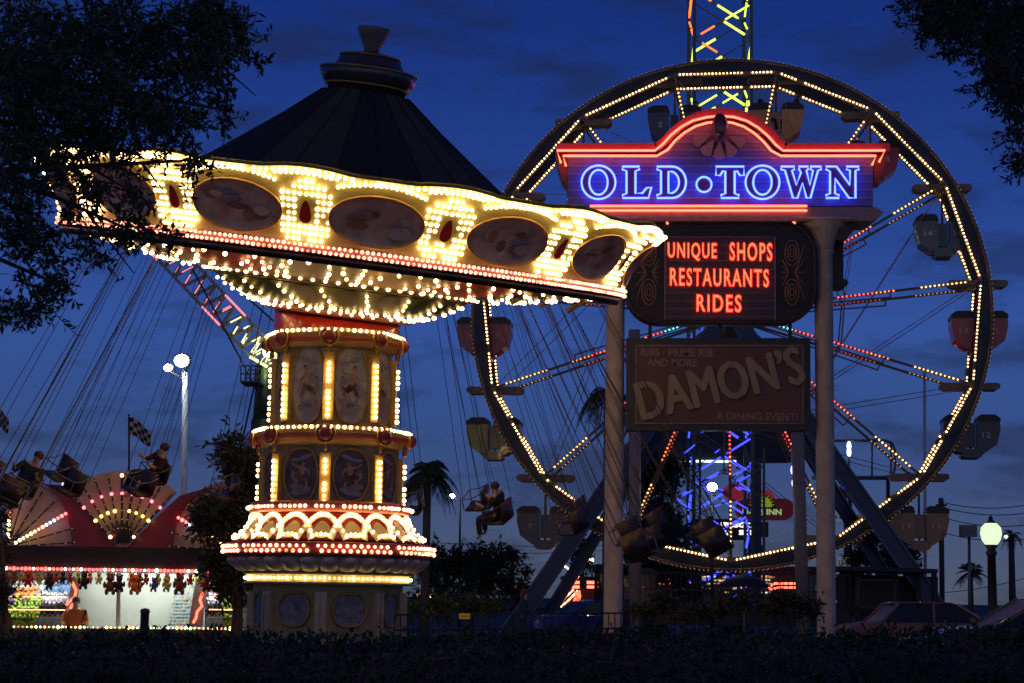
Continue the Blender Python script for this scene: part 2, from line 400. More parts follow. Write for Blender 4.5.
# --- skirt with interlaced arches of bulbs
m = MB(True); m.lathe([(1.30, z(513)), (1.50, z(512)), (1.53, z(506)), (1.5, z(502)), (1.2, z(500))], 64, CT); k0 = m.build('pink_ring', PINKP, SW)
b = MB(True)
for j in range(96):
    a = 2*math.pi*j/96
    if j % 7 != 3: b.bulb((CX+1.545*math.sin(a), CY-1.545*math.cos(a), z(507)), .034)
b.build('bulb_string', glow('peach_bulb', (1, .50, .28), 6), k0)
zt, zb = z(513), z(541)
SK = Surf(lambda t: (1.42+.36*(1-max(0, min(1.0, t)))**1.8, zb+(zt-zb)*t), CT)
m = MB(True); m.lathe([(SK.fr(i/8)[0], SK.fr(i/8)[1]) for i in range(9)], 64, CT); sk = m.build('skirt', REDP, SW)
NA = 18; ar = MB(True); bl = MB(True); ol = MB(True); st = 2*math.pi/NA
for i in range(NA):
    a0 = i*st+PA[0]
    for dd in (0,):
        for off in (-1, 1):
            pass
    path = []
    for k in range(15):
        u = k/14*2-1; path.append((a0+u*st*.74, .02+.90*(1-abs(u)**2.2)))
    for j in range(14):
        (a, t), (a2, t2) = path[j], path[j+1]
        # a flat band, 7 cm wide
        d = Vector(((a2-a)*1.5, (t2-t)*(zt-zb))).normalized(); nn = Vector((-d.y, d.x))*.055
        du, dv = nn.x/1.5, nn.y/(zt-zb)
        q = [SK.p(a-du, t-dv, .03), SK.p(a2-du, t2-dv, .03), SK.p(a2+du, t2+dv, .03), SK.p(a+du, t+dv, .03)]
        ar.add(q, [(0, 1, 2, 3)])
    tot = 17
    for j in range(tot):
        u = j/(tot-1)*2-1; bl.bulb(SK.p(a0+u*st*.74, .03+.89*(1-abs(u)**2.2), .055), .030)
    for j in range(5):
        bl.bulb(SK.p(a0+(j-2)*st*.13, .02+.08*math.cos((j-2)*.6), .07), .032)
    patch(ol, SK, a0, .36, lambda b_: (.15*math.cos(b_)*(1-.3*math.sin(b_)), .15*math.sin(b_)), 18, .018, 1.55, zt-zb); ol.build('olive_inlay', OLIVE, sk); ol = MB(True)
ar.build('arch_band', mat('arch_cream', (.68, .55, .36), .4), sk); bl.build('bulb_string', WARM, sk)
# --- ring of two rows of rosy bulbs
m = MB(True); m.lathe([(1.5, z(542)), (1.93, z(543)), (1.96, z(545)), (1.96, z(554)), (1.93, z(556)), (1.5, z(557))], 64, CT); k1 = m.build('rose_ring', mat('rose_enamel', (.55, .12, .07), .4), SW)
b = MB(True)
for row, zz in enumerate((z(547), z(552))):
    for j in range(96):
        if (j % 12) in (11,): continue
        a = 2*math.pi*(j+.5*row)/96; b.bulb((CX+1.98*math.sin(a), CY-1.98*math.cos(a), zz), .033)
b.build('bulb_string', glow('rose_bulb', (1, .36, .20), 5.5), k1)
m = MB(True); m.lathe([(1.86, z(556.5)), (1.9, z(560)), (1.84, z(565)), (1.7, z(571)), (1.55, z(573))], 300, CT, lambda a, z_: .93+.07*abs(math.sin(a*15))**.7)
m.build('scalloped_bowl', mat('bowl_grey', (.50, .45, .38), .45), SW)
m = MB(True); m.lathe([(1.3, z(572.6)), (1.58, z(573)), (1.60, z(574)), (1.51, z(575.5)), (1.51, z(581.5)), (1.60, z(583)), (1.58, z(584.5)), (1.3, z(585))], 64, CT); k2 = m.build('yellow_ring', mat('ivory_enamel', (.75, .6, .3), .4), SW)
b = MB(True)
for j in range(110):
    a = 2*math.pi*j/110; b.bulb((CX+1.55*math.sin(a), CY-1.55*math.cos(a), z(578.5)), .030 if j % 2 else .022)
b.build('bulb_string', glow('yellow_bulb', (1, .68, .22), 8), k2)

# --- tilted canopy
CSC[0] = None
P0 = at(353, 197, 32)
TM = Matrix.Translation(P0) @ Matrix.Rotation(R(6.5), 4, 'Y') @ Matrix.Rotation(R(9.0), 4, 'X')
RT, RB, HB = 5.66, 5.03, 1.10
CS = Surf(lambda t: (RB+(RT-RB)*max(0, t)**1.8, -HB+HB*t), TM)
NP = 15; SP = 2*math.pi/NP; A0 = R(11)
board = MB(True)
nseg = NP*12
def crest(a):
    d = ((a-A0-SP/2) % SP)/SP; d = min(d, 1-d)     # 0 at a cartouche
    return 1+.055*max(0, math.cos(min(1, d/.3)*math.pi/2))
vs = []
for i in range(9):
    for j in range(nseg):
        a = 2*math.pi*j/nseg; vs.append(CS.p(a, i/8*crest(a)))
board.add(vs, [(i*nseg+j, i*nseg+(j+1) % nseg, (i+1)*nseg+(j+1) % nseg, (i+1)*nseg+j) for i in range(8) for j in range(nseg)])
inner = []
for i in (8, 0):
    for j in range(nseg):
        a = 2*math.pi*j/nseg; inner.append(CS.p(a, i/8*crest(a), -.09))
board.add(inner, [(j, nseg+j, nseg+(j+1) % nseg, (j+1) % nseg) for j in range(nseg)])
cb = board.build('rounding_board', mat('board_olive', (.46, .41, .14), .45, second=(.34, .32, .11), scale=2), SW)
med = MB(True); medf = MB(True); red = MB(True); bu = MB(True)
for i in range(NP):
    a = A0+i*SP; rr = 5.0
    f = lambda b_, k=1.0: (math.cos(b_)*.70*k, math.sin(b_)*.40*k)
    med = MB(True); patch(med, CS, a, .47, f, 28, .060, rr, HB, 9); md = med.build('medallion', BROWNP, cb)
    random.seed(i+40); sc_ = MB(True)
    for q in range(9):
        sc_.mi = q % 4; du = random.uniform(-.42, .42); dv = random.uniform(-.16, .16); ru = random.uniform(.06, .2); rv = random.uniform(.03, .11)
        patch(sc_, CS, a+du/rr, .47+dv/HB, lambda b_: (ru*math.cos(b_), rv*math.sin(b_)), 10, .066+.003*q, rr, HB, 3)
    sc_.build('painted_scene', [mat('scene_umber', (.30, .17, .10), .5), mat('scene_cream', (.75, .62, .48), .5), mat('scene_blue_grey', (.38, .36, .38), .5), mat('scene_rose', (.50, .24, .18), .5)], md)
    medf.tube([CS.p(a+f(2*math.pi*k/28)[0]/rr, .47+f(2*math.pi*k/28)[1]/HB, .072) for k in range(28)], .022, 5, closed=True)
    ac = a+SP/2
    patch(red, CS, ac, .47, lambda b_: (.085*math.cos(b_)*(1-.35*math.sin(b_)), .15*math.sin(b_)*(1 if math.sin(b_) < 0 else 1.4)), 14, .07, rr, HB, 6); red.build('red_jewel', REDP, cb); red = MB(True)
    rows = [(.90, .14), (.82, .27), (.73, .35), (.64, .39), (.55, .37), (.46, .33), (.37, .37), (.28, .42), (.19, .40), (.10, .30)]
    for t, w in rows:
        k = int(w/.085)
        for j in range(-k, k+1):
            u = j*.085
            if .33 < t < .68 and abs(u) < .15: continue
            if t == .48 and abs(u) > .3: pass
            if random.random() < .04: continue
            bu.bulb(CS.p(ac+u/rr, t, .045), .035)
    for k in range(18):      # garland over each medallion
        u = -.62+1.24*k/17; bu.bulb(CS.p(a+u*.98/rr, .865+.10*(1-(u/.66)**2), .045), .034)
    for k in range(12):      # crest rows
        u = -.42+.84*k/11
        bu.bulb(CS.p(ac+u/rr, 1.0*crest(ac+u/rr)-.05, .05), .034)
k = int(2*math.pi*RT/.10)
for j in range(k):
    a = 2*math.pi*j/k
    if random.random() < .06: continue
    bu.bulb(CS.p(a, crest(a)-.01, .05), .034)
medf.build('gilt_frame', GOLD, cb); bu.build('bulb_string', WARM, cb)
rail = MB(True); RG = 128
rail.lathe([(RB-.02, -HB-.10), (RB+.05, -HB-.10), (RB+.07, -HB-.02), (RB+.03, -HB+.05), (RB-.02, -HB+.05)], RG, TM)
rl = rail.build('lower_rail', mat('rose_rail', (.6, .2, .13), .4), SW)
b = MB(True)
for row in range(2):
    k = int(2*math.pi*RB/.085)
    for j in range(k):
        a = 2*math.pi*(j+.5*row)/k; b.bulb(TM @ Vector(((RB+.09)*math.sin(a), -(RB+.09)*math.cos(a), -HB-.065+.085*row)), .029)
b.build('bulb_string', glow('salmon_bulb', (1, .36, .22), 5.0), rl)
drk = MB(True); drk.lathe([(RB-.25, -HB-.22), (RB-.02, -HB-.24), (RB+.01, -HB-.11)], RG, TM); drk.build('dark_rim', BLACK, SW)
# roof of alternating gores
for k in range(24):
    g_ = MB(True); pr = [(RT-.12, -.12), (3.6, -.10), (3.0, .14), (2.15, .78), (1.42, 1.34), (.80, 1.86)]
    vs = []; 
    for r, zz in pr:
        for q in range(4):
            a = R(15)*(k+q/3); sag = 1-.006*math.sin(math.pi*q/3); vs.append(TM @ Vector((r*sag*math.sin(a), -r*sag*math.cos(a), zz)))
    g_.add(vs, [(i*4+q, i*4+q+1, (i+1)*4+q+1, (i+1)*4+q) for i in range(5) for q in range(3)])
    gr = g_.build('roof_gore', [ROOFD, ROOFL][(k//2) % 2], SW)
    sm = MB(True); sm.tube([TM @ Vector((r*math.sin(R(15)*k), -r*math.cos(R(15)*k), zz+.01)) for r, zz in pr[1:]], .012, 4); sm.build('seam', ROOFD, gr)
cw = MB(True)
cw.lathe([(.70, 1.80), (.74, 1.92), (.80, 1.95), (.86, 2.06), (.88, 2.19), (.84, 2.23), (.64, 2.27), (.58, 2.38), (.55, 2.46), (.48, 2.50), (.30, 2.54), (.13, 2.56)], 48, TM)
for v in cw.v: v += (TM.to_3x3() @ Vector((0, 0, .07)))
crn = cw.build('crown', mat('crown_grey', (.10, .095, .09), .25, .3), SW)
cw = MB(True); cw.lathe([(.12, 2.54), (.14, 2.60), (.18, 2.70), (.25, 2.84), (.31, 2.95), (.30, 2.99), (.22, 2.99), (.12, 2.6)], 24, TM, lambda a, z_: 1 + (.05*math.cos(a*8) if z_ < 2.9 else 0)); [v.__iadd__(TM.to_3x3() @ Vector((0, 0, .09))) for v in cw.v]; cw.build('finial', mat('finial_grey', (.20, .19, .18), .4), crn)
cw = MB(True)
for rr, zz, th in ((.885, 2.275, .02), (.76, 1.99, .022), (.56, 2.54, .016)):
    cw.tube([TM @ Vector((rr*math.cos(q), rr*math.sin(q), zz)) for q in [2*math.pi*j/48 for j in range(48)]], th, 6, closed=True)
cw.build('gilt_band', GOLD, crn)
# underside: ceiling ring, bowl, collar
T1 = Surf(lambda t: (2.30+2.30*t, -1.60+.38*t-.04*math.sin(math.pi*min(1, max(0, t)))), TM)
for k in range(15):
    m = MB(True); vs = []
    for i in range(7):
        for q in range(5):
            vs.append(T1.p(A0+SP*(k+q/4), i/6))
    m.add(vs, [(i*5+q, (i+1)*5+q, (i+1)*5+q+1, i*5+q+1) for i in range(6) for q in range(4)])
    m.build('ceiling_panel', [mat('ceiling_gold', (.46, .28, .05), .5, second=(.25, .18, .04), scale=3), mat('ceiling_rust', (.42, .035, .012), .5, second=(.2, .03, .01), scale=3), TEAL][k % 3], SW)
b = MB(True)
random.seed(3)
for k in range(15):
    a = A0+SP*k
    for j in range(5): b.bulb(T1.p(a, .25+.15*j, .05), .036)
    for j in range(7):
        q = j/6*math.pi; b.bulb(T1.p(a+SP*.5+SP*.36*math.cos(q), .45+.42*math.sin(q), .05), .036)
    for j in range(2):
        q = j/4*math.pi; b.bulb(T1.p(a+SP*.5+SP*.16*math.cos(q), .55-.25*math.sin(q), .05), .034)
for j in range(100):
    if j % 5: b.bulb(T1.p(2*math.pi*j/100, .965, .06), .034)
tb = b.build('ceiling_bulbs', WARM, SW)
m = MB(True); m.lathe([(2.42, -1.52), (2.46, -1.55), (2.46, -1.63), (2.36, -1.66)], 96, TM); m.build('bowl_rim', mat('rim_brown', (.20, .14, .06), .5), SW)
B2 = Surf(lambda t: (1.34+1.0*max(0, t)**.62, -2.06+.42*t), TM)
m = MB(True); m.lathe([(B2.fr(i/8)[0], B2.fr(i/8)[1]) for i in range(9)], 96, TM); bw = m.build('bowl', mat('bowl_green', (.11, .13, .04), .5, second=(.05, .08, .02), scale=4), SW)
b = MB(True); k = 72
for j in range(k): b.bulb(TM @ Vector((2.48*math.sin(2*math.pi*j/k), -2.48*math.cos(2*math.pi*j/k), -1.59)), .036)
for j in range(18):
    a = 2*math.pi*j/18
    for t in (.08, .24, .42, .6, .8): b.bulb(B2.p(a+.035*math.sin(t*6), t, .04), .034)
    for q in range(1, 5): b.bulb(B2.p(a+q*2*math.pi/90, .06+.05*abs(q-2.5), .04), .034)
b.build('bulb_string', WARM, bw)
m = MB(True)
for j in range(18):
    m = MB(True); patch(m, B2, 2*math.pi*(j+.5)/18, .52, lambda b_: (.20*math.cos(b_), .17*math.sin(b_)), 14, .012, 2.0, .47, 2); m.build('green_inlay', TEAL, bw)
m = MB(True); m.lathe([(1.20, -2.04), (1.34, -2.06), (1.36, -2.14), (1.32, -2.18), (1.1, -2.18)], 64, TM); cl_ = m.build('collar', mat('collar_brown', (.3, .12, .06), .4), SW)
b = MB(True)
for j in range(44):
    if j % 6 != 5: b.bulb(TM @ Vector((1.385*math.sin(2*math.pi*j/44), -1.385*math.cos(2*math.pi*j/44), -2.11)), .034)
b.build('bulb_string', glow('pinkwarm_bulb', (1, .50, .3), 6), cl_)
m = MB(True); vs = []
for zz in (0, 1):
    for j in range(48):
        a = 2*math.pi*j/48
        vs.append(TM @ Vector((1.16*math.sin(a), -1.16*math.cos(a), -2.17)) if zz else Vector((CX+1.10*math.sin(a), CY-1.10*math.cos(a), z(334))))
m.add(vs, [(j, (j+1) % 48, 48+(j+1) % 48, 48+j) for j in range(48)])
m.build('neck', mat('neck_red', (.36, .02, .015), .3, second=(.26, .015, .01), coat=.4), SW)

# ---------------------------------------------------------------- swing chairs flung outwards
def skin_mesh(verts, edges, radii, levels=1, root=0):
    me = bpy.data.meshes.new('sk'); me.from_pydata(verts, edges, []); ob = bpy.data.objects.new('sk', me); COL.objects.link(ob)
    md = ob.modifiers.new('s', 'SKIN'); md.use_smooth_shade = True
    for i, r in enumerate(radii): me.skin_vertices[0].data[i].radius = (r, r) if not isinstance(r, tuple) else r
    for i in range(len(verts)): me.skin_vertices[0].data[i].use_root = (i == root)
    s2 = ob.modifiers.new('u', 'SUBSURF'); s2.levels = levels
    dg = bpy.context.evaluated_depsgraph_get(); m2 = bpy.data.meshes.new_from_object(ob.evaluated_get(dg))
    o = ([v.co.copy() for v in m2.vertices], [tuple(p.vertices) for p in m2.polygons])
    bpy.data.objects.remove(ob); bpy.data.meshes.remove(me); bpy.data.meshes.remove(m2); return o
def seated():
    J = {'pel': (0, 0, .10), 'sp': (0, .04, .32), 'ch': (0, .05, .50), 'nk': (0, .04, .60), 'hd': (0, .02, .70), 'top': (0, .03, .82)}
    names = list(J); V = [J[n] for n in names]; E = [(0, 1), (1, 2), (2, 3), (3, 4), (4, 5)]; RR = [(.15, .12), (.13, .10), (.15, .10), .052, (.078, .09), .06]
    for s in (-1, 1):
        b = len(V); V += [(s*.18, .04, .53), (s*.24, -.08, .36), (s*.22, -.30, .42), (s*.22, -.36, .50)]; RR += [.06, .045, .034, .03]; E += [(2, b), (b, b+1), (b+1, b+2), (b+2, b+3)]
        b = len(V); V += [(s*.10, -.08, .09), (s*.12, -.44, .10), (s*.12, -.50, -.32), (s*.12, -.60, -.36)]; RR += [.085, .06, .042, .03]; E += [(0, b), (b, b+1), (b+1, b+2), (b+2, b+3)]
    return skin_mesh(V, E, RR)
SEAT = seated()
def seated_person(shirt, label, M, group):
    """a sitting figure: one continuous body, with shirt, trousers and hair over it"""
    loc = M @ Vector((0, 0, 0)); p = thing('person', label, 'person', loc, group)
    b = MB(True); b.add([M @ v for v in SEAT[0]], SEAT[1]); b.build('body', SKIN, p)
    def cloth(nm, cond, mt, off):
        vs, fs = SEAT; keep = [f for f in fs if all(cond(vs[i]) for i in f)]
        if not keep: return
        c = Vector((0, .04, .3)); used = sorted({i for f in keep for i in f}); ix = {q: k for k, q in enumerate(used)}
        acc = {i: Vector((0, 0, 0)) for i in used}
        for f in keep:
            n = (vs[f[1]]-vs[f[0]]).cross(vs[f[2]]-vs[f[0]]).normalized()
            for i in f: acc[i] += n
        q = MB(True); q.add([M @ (vs[i]+acc[i].normalized()*off) for i in used], [[ix[i] for i in f] for f in keep]); q.build(nm, mt, p)
    cloth('shirt', lambda v: .14 < v.z < .585 and v.y > -.20, mat(shirt[0], shirt[1], .8), .012)
    cloth('trousers', lambda v: v.z < .17 and v.z > -.28, mat('dark_denim', (.02, .025, .045), .8), .012)
    h = MB(True); h.ball(M @ Vector((0, .045, .765)), .1, M.to_3x3() @ Matrix.Diagonal((.95, 1.0, .85)), 10, 7); h.build('hair', HAIR, p)
    f = MB(True)
    for sx in (-1, 1): f.ball(M @ Vector((sx*.032, -.068, .715)), .011, M.to_3x3(), 6, 4)
    f.ball(M @ Vector((0, -.085, .69)), (.014, .02, .022), M.to_3x3(), 6, 4); f.build('face_features', mat('dark_features', (.12, .06, .05), .5), p)
    return p
FL = R(29); CHL = 5.0
def make_chair():
    root = thing('swing_chair', 'x', 'swing chair', (0, 0, 0), 'swing chairs hanging from the tilted canopy')
    s = MB(True); s.box((0, -.02, 0), (.44, .40, .05)); s.box((0, .2, .22), (.44, .04, .40)); s.build('seat', mat('dark_seat_plastic', (.05, .035, .035), .4), root)
    for sx in (-1, 1):
        a = MB(); a.tube([(sx*.24, .2, .40), (sx*.25, .0, .30), (sx*.25, -.24, .27), (sx*.23, -.24, .0)], .014, 5); a.build('armrest', STEEL, root)
    a = MB(); a.tube([(-.25, -.24, .27), (.25, -.24, .27)], .014, 5); a.build('lap_bar', STEEL, root)
    for sx in (-1, 1):
        for sy in (-1, 1):
            c = MB(); c.tube([(sx*.25, sy*.22, .28), (sx*.26, sy*.06, CHL)], .007, 4); c.build('chain', DSTEEL, root)
    a = MB(); a.bar((-.34, 0, CHL), (.34, 0, CHL), .07, .07); a.build('spreader_bar', BRONZE, root)
    return root
proto = None; lst = []
for ring, (ra, n, ph) in enumerate(((4.45, 18, 0), (3.6, 18, 10))):
    for i in range(n):
        a = R(ph+360/n*i)
        lst.append((ring, ra, a))
items = []
for ring, ra, a in lst:
    top = TM @ Vector((ra*math.sin(a), -ra*math.cos(a), -1.36))
    outw = Vector((math.sin(a), -math.cos(a), 0)); side = Vector((0, 0, 1)).cross(outw)
    deg = math.degrees(a) % 360
    # keep the sides and the far half, where the photograph shows chairs
    if deg < 62 or deg > 298: continue
    fl = FL-(.07 if ring else 0)
    upv = (-outw*math.sin(fl)+Vector((0, 0, 1))*math.cos(fl)); fw = outw
    # riding direction is the tangent: the chair faces it
    y_ = -side; x_ = y_.cross(upv).normalized(); y_ = upv.cross(x_)
    Mx = Matrix((x_, y_, upv)).transposed().to_4x4()
    loc = top-upv*CHL; Mx.translation = loc
    items.append((Mx, deg, ring))
inv = CM.transposed()
def px(p):
    d = inv @ (Vector(p)-Vector((0, 0, CZ))); return 512+FPX*d.x/-d.z, 341.5-FPX*d.y/-d.z
items.sort(key=lambda t: px(t[0].translation)[0])
ORD = ['first', 'second', 'third', 'fourth', 'fifth', 'sixth', 'seventh', 'eighth', 'ninth', 'tenth', 'eleventh', 'twelfth', 'thirteenth', 'fourteenth', 'fifteenth', 'sixteenth', 'seventeenth', 'eighteenth', 'nineteenth', 'twentieth', 'twenty-first', 'twenty-second', 'twenty-third', 'twenty-fourth', 'twenty-fifth', 'twenty-sixth', 'twenty-seventh', 'twenty-eighth', 'twenty-ninth', 'thirtieth']
proto = make_chair(); ri = 0
vis = [t for t in items if -40 < px(t[0].translation)[0] < 1000 and not (225 < px(t[0].translation)[0] < 405)]
left = [t for t in vis if px(t[0].translation)[0] < 330]; right = [t for t in vis if px(t[0].translation)[0] >= 330]
first = True
for side_, arr in (('left', left), ('right', right)):
    for k, (Mx, deg, ring) in enumerate(arr):
        c = proto if first else copy_tree(proto); first = False
        c.matrix_world = Mx; c.location = Mx.translation; c.rotation_euler = Mx.to_euler()
        idx = k if side_ == 'right' else len(arr)-1-k
        c['label'] = f'dark swing chair on long chains, {ORD[idx]} one {side_} of the lit column'
        if k % 4 == 2 and (side_ == 'left' or k < 4):
            shirt = [('navy_shirt', (.015, .02, .04)), ('maroon_shirt', (.05, .01, .012)), ('charcoal_shirt', (.02, .02, .02)), ('grey_shirt', (.06, .055, .05))][ri % 4]
            seated_person(shirt, f'rider in {shirt[0].replace("_", " ")} on the {ORD[idx]} swing chair {side_} of the column', Mx, 'riders on the swing chairs'); ri += 1
# ---------------------------------------------------------------- ferris wheel
WY = 66.0; WC = at(728, 314, WY); RW = 258/FPX*WY; YAW = R(6.6)
ax = Vector((math.sin(YAW), math.cos(YAW), 0)); sd = Vector((math.cos(YAW), -math.sin(YAW), 0)); upz = Vector((0, 0, 1))
def wp(r, deg, y=0.0):
    a = R(deg); return WC+sd*(r*math.sin(a))+upz*(r*math.cos(a))+ax*y
FW = thing('ferris_wheel', 'tall ferris wheel with lit double rim, behind the neon entrance sign', 'ferris wheel', (WC.x, WC.y, gz(WC.x)))
HW = .95; NODES = [11.4+24*i for i in range(15)]
RIMM = mat('rim_dark_blue', (.030, .033, .045), .45, .3); RTAN = mat('rim_tan', (.20, .14, .09), .55, .3)
for y in (-HW, HW):
    m = MB(True); k = 120
    pr = [(RW-.07, -.05), (RW, -.07), (RW+.04, 0), (RW, .07), (RW-.07, .05)]
    vs = [wp(r, 360*j/k, y+q) for (r, q) in pr for j in range(k)]
    m.add(vs, [(i*k+j, i*k+(j+1) % k, ((i+1) % 5)*k+(j+1) % k, ((i+1) % 5)*k+j) for i in range(5) for j in range(k)])
    rim = m.build('rim', RTAN, FW)
    w = MB(); c = MB(); b = MB(); bd = MB()
    for i, n0 in enumerate(NODES):
        n1 = n0+24
        # web between the arc and the chord
        ro = RW-.05; A = wp(RW-.34, n0, y); B = wp(RW-.34, n1, y)
        arc = [wp(ro, n0+24*q/8, y) for q in range(9)]
        w.prism([p-ax*.02 for p in arc]+[B-ax*.02, A-ax*.02], ax*.04)
        c.bar(A, B, .09, .13)
        mid = (A+B)/2; inn = (WC-mid).normalized()
        t = (B-A).normalized()
        w.prism([mid-t*.30-ax*.07, mid+t*.30-ax*.07, mid-inn*.30-ax*.07], ax*.03)
        for q in range(26):
            f = .055+.89*q/25
            if (i*7+q) % 37 in (5, 6): continue
            b.bulb(A.lerp(B, f)-ax*.085-inn*.0, .036, True)
        for q in range(24):
            bd.bulb(wp(RW+.03, n0+24*q/24, y-.07), .022, True)
    w.build('rim_web', RIMM, rim); c.build('rim_chord', RTAN, rim); b.build('bulb_string', WARM, rim); bd.build('dim_bulb_string', DIMB, rim)
def spcol(f, odd):
    if f > .70: return (1, .50, .14)
    if f > .56: return (1, .15, .03)
    if f > .24: return (1, .06, .045)
    return (.12, .85, .60)
random.seed(5)
for i, n0 in enumerate(NODES):
    for y in (-HW, HW):
        m = MB(); s_ = 1 if y < 0 else -1
        m.bar(wp(.5, n0, y*.8), wp(RW-.34, n0, y), .085, .085); sp = m.build('spoke', RTAN, FW)
        b = MB(); L_ = RW-.5
        segs = ((.17, .33), (.41, .66), (.76, .96)) if y < 0 else ((.40, .62), (.76, .94))
        for (f0, f1) in segs:
            k = int((f1-f0)*L_/.155)
            for q in range(k):
                f = f0+(f1-f0)*q/k; b.col = spcol(f, i % 2)
                if y > 0: b.col = tuple(v*.25 for v in b.col)
                b.bulb(wp(.5+f*(L_-.4), n0, y*(.8+.2*f))-ax*.07, .038 if y < 0 else .026, True)
        b.build('bulb_string', COLB, sp)
        m = MB(); m.bar(wp(.5, n0+5, y*.8), wp(RW*.62, n0+2.2, y), .05, .05); m.bar(wp(RW*.62, n0+2.2, y), wp(RW*.62, n0, y), .05, .05); m.build('spoke_brace', RTAN, FW)
    m = MB(); m.bar(wp(RW-.34, n0, -HW), wp(RW-.34, n0, HW), .10, .10); m.build('gondola_axle', STEEL, FW)
m = MB()
for i in range(15):
    for y in (-HW, HW):
        m.tube([wp(RW-.4, NODES[i], y), wp(RW*.45, NODES[(i+2) % 15], y)], .014, 4); m.tube([wp(RW*.45, NODES[i], y), wp(RW*.45, NODES[(i+1) % 15], y)], .03, 4)
m.build('tension_cables', BRONZE, FW)
m = MB(True); m.tube([WC-ax*1.5, WC+ax*1.5], .28, 16); m.tube([WC-ax*.85, WC-ax*.75], .8, 24); m.tube([WC+ax*.75, WC+ax*.85], .8, 24); m.build('hub', STEEL, FW)
# blue A-frame
for y in (-1.7, 1.7):
    for (pxx, w_) in (((499, .95), (962, .95)) if y < 0 else ((530, .95), (925, .95))):
        f_ = at(pxx, 612, WY+y); f_.y = WY+y; f_.z = gz(f_.x)-.2
        top = WC+ax*y*.75; m = MB(); m.bar(f_, top, .20 if y > 0 else .26, .40 if y > 0 else .54, up=(0, 1, 0) if False else (0, 0, 1))
        lg = m.build('leg', BLUEP, FW)
        d = (top-f_).normalized(); s2 = Vector((d.z, 0, -d.x))
        fl_ = MB(); hw = .20 if y > 0 else .27
        for q in (-1, 1): fl_.bar(f_+s2*q*hw-ax*.06, top+s2*q*hw-ax*.06, .40, .07)
        fl_.build('flange', mat('blue_flange', (.018, .075, .17), .35, 0, coat=.3), lg)
m = MB(); m.bar(at(520, 612, WY+2.4), at(935, 612, WY+2.4), .4, .35); m.build('cross_beam', BLUEP, FW)

# gondolas, each hanging upright from its axle
GC = {1: ('orange', (.75, .32, .08)), 2: ('slate blue', (.06, .075, .10)), 3: ('green', (.05, .12, .05)), 4: ('red', (.30, .03, .02)), 5: ('salmon red', (.55, .09, .05)), 6: ('yellow', (.50, .38, .03)),
      7: ('navy blue', (.015, .03, .07)), 8: ('brown', (.12, .06, .03)), 9: ('blue', (.02, .05, .14)), 10: ('grey', (.1, .1, .1)), 11: ('tan orange', (.40, .19, .06)), 12: ('dark grey', (.05, .05, .06)),
      13: ('orange red', (.62, .09, .03)), 14: ('dark green', (.12, .18, .15)), 15: ('crimson', (.42, .02, .03))}
u = WY/FPX      # metres per pixel of the photograph at the wheel
def gondola(num, deg):
    N0 = wp(RW-.34, deg, 0); nm, colr = GC[num]
    root = thing('gondola', f'{nm} twin-seat gondola numbered {num} hanging on the ferris wheel', 'gondola', N0, 'gondolas of the ferris wheel')
    M_ = mat('tub_'+nm.replace(' ', '_'), colr, .35, 0, coat=.4, var=.3, scale=3); dy = .5
    def P(x, z_, y):
        if z_ > 20: z_ = 30+(z_-26)*.86
        return N0+sd*(x*u)+upz*(-z_*u)+ax*y
    for s in (-1, 1):
        m = MB(); o = [(5.5, 31), (5.5, 60), (8, 67), (12, 68), (24, 58), (27.5, 41), (27, 31.5), (24, 30.5)]
        front = [P(s*x, z_, -dy) for x, z_ in o]; m.prism(front, ax*(2*dy)); tb_ = m.build('tub', M_, root)
        c = MB(); c.prism([P(s*x, z_, -dy-.03) for x, z_ in ((6.5, 25.5), (5, 31.5), (27.6, 32.2), (27.6, 28), (22.5, 23.8), (9, 23.8))], ax*(2*dy+.06)); c.build('seat_back', BLACK, tb_)
        t = MB(); t.text(str(num), 512-(4.2 if num > 9 else .8 if num == 1 else 2.2), 512+(4.2 if num > 9 else .8 if num == 1 else 2.2), 338, 343.5, WY, .01, .03)
        off = P(s*14.5, 47, -dy-.035)-Vector((sum(v.x for v in t.v)/len(t.v), sum(v.y for v in t.v)/len(t.v), sum(v.z for v in t.v)/len(t.v))); t.v = [v+off for v in t.v]
        t.build('number', mat('pale_number', (.75, .55, .42), .6), tb_)
    m = MB(); m.prism([P(x, z_, -dy*.9) for x, z_ in ((-9, 63), (9, 63), (10, 71), (7, 73.5), (-7, 73.5), (-10, 71))], ax*(1.8*dy)); m.prism([P(x, z_, -.2) for x, z_ in ((-4.3, 33), (4.3, 33), (4.3, 60), (-4.3, 60))], ax*.4); m.build('footwell', M_, root)
    m = MB(); m.tube([P(0, 0, 0), P(0, 66, 0)], .045, 8); m.build('pole', BRONZE, root)
    m = MB(); o = [(-27, -4), (27, -4), (29, -2.5), (29, 1), (25, 3.5), (-25, 3.5), (-29, 1), (-29, -2.5)]
    m.prism([P(x, z_, -.28) for x, z_ in o], ax*.56); m.build('canopy', mat('canopy_canvas', (.42, .30, .20), .7, var=.4), root)
    return root
for i, d in enumerate(NODES):
    num = ((0-i) % 15)+1 if i else 1
    num = {0: 1}.get(i, 16-i)
    gondola(num, d)
for num, deg, s_, sh in ((1, 12, 1, ('black_shirt', (.02, .02, .02))), (1, 12, -1, ('green_shirt', (.04, .10, .04))), (2, 348, 1, ('dark_grey_shirt', (.03, .03, .035)))):
    N0 = wp(RW-.34, deg, 0); p = N0+sd*(s_*17*u)-upz*(46*u)
    Mx = Matrix.Translation(p) @ Matrix.Rotation(R(-80*s_), 4, 'Z') @ Matrix.Scale(1.15, 4)
    seated_person(sh, f'rider in {sh[0].replace("_", " ")} sitting {"right" if s_ > 0 else "left"} in gondola number {num}', Mx, 'riders on the ferris wheel')
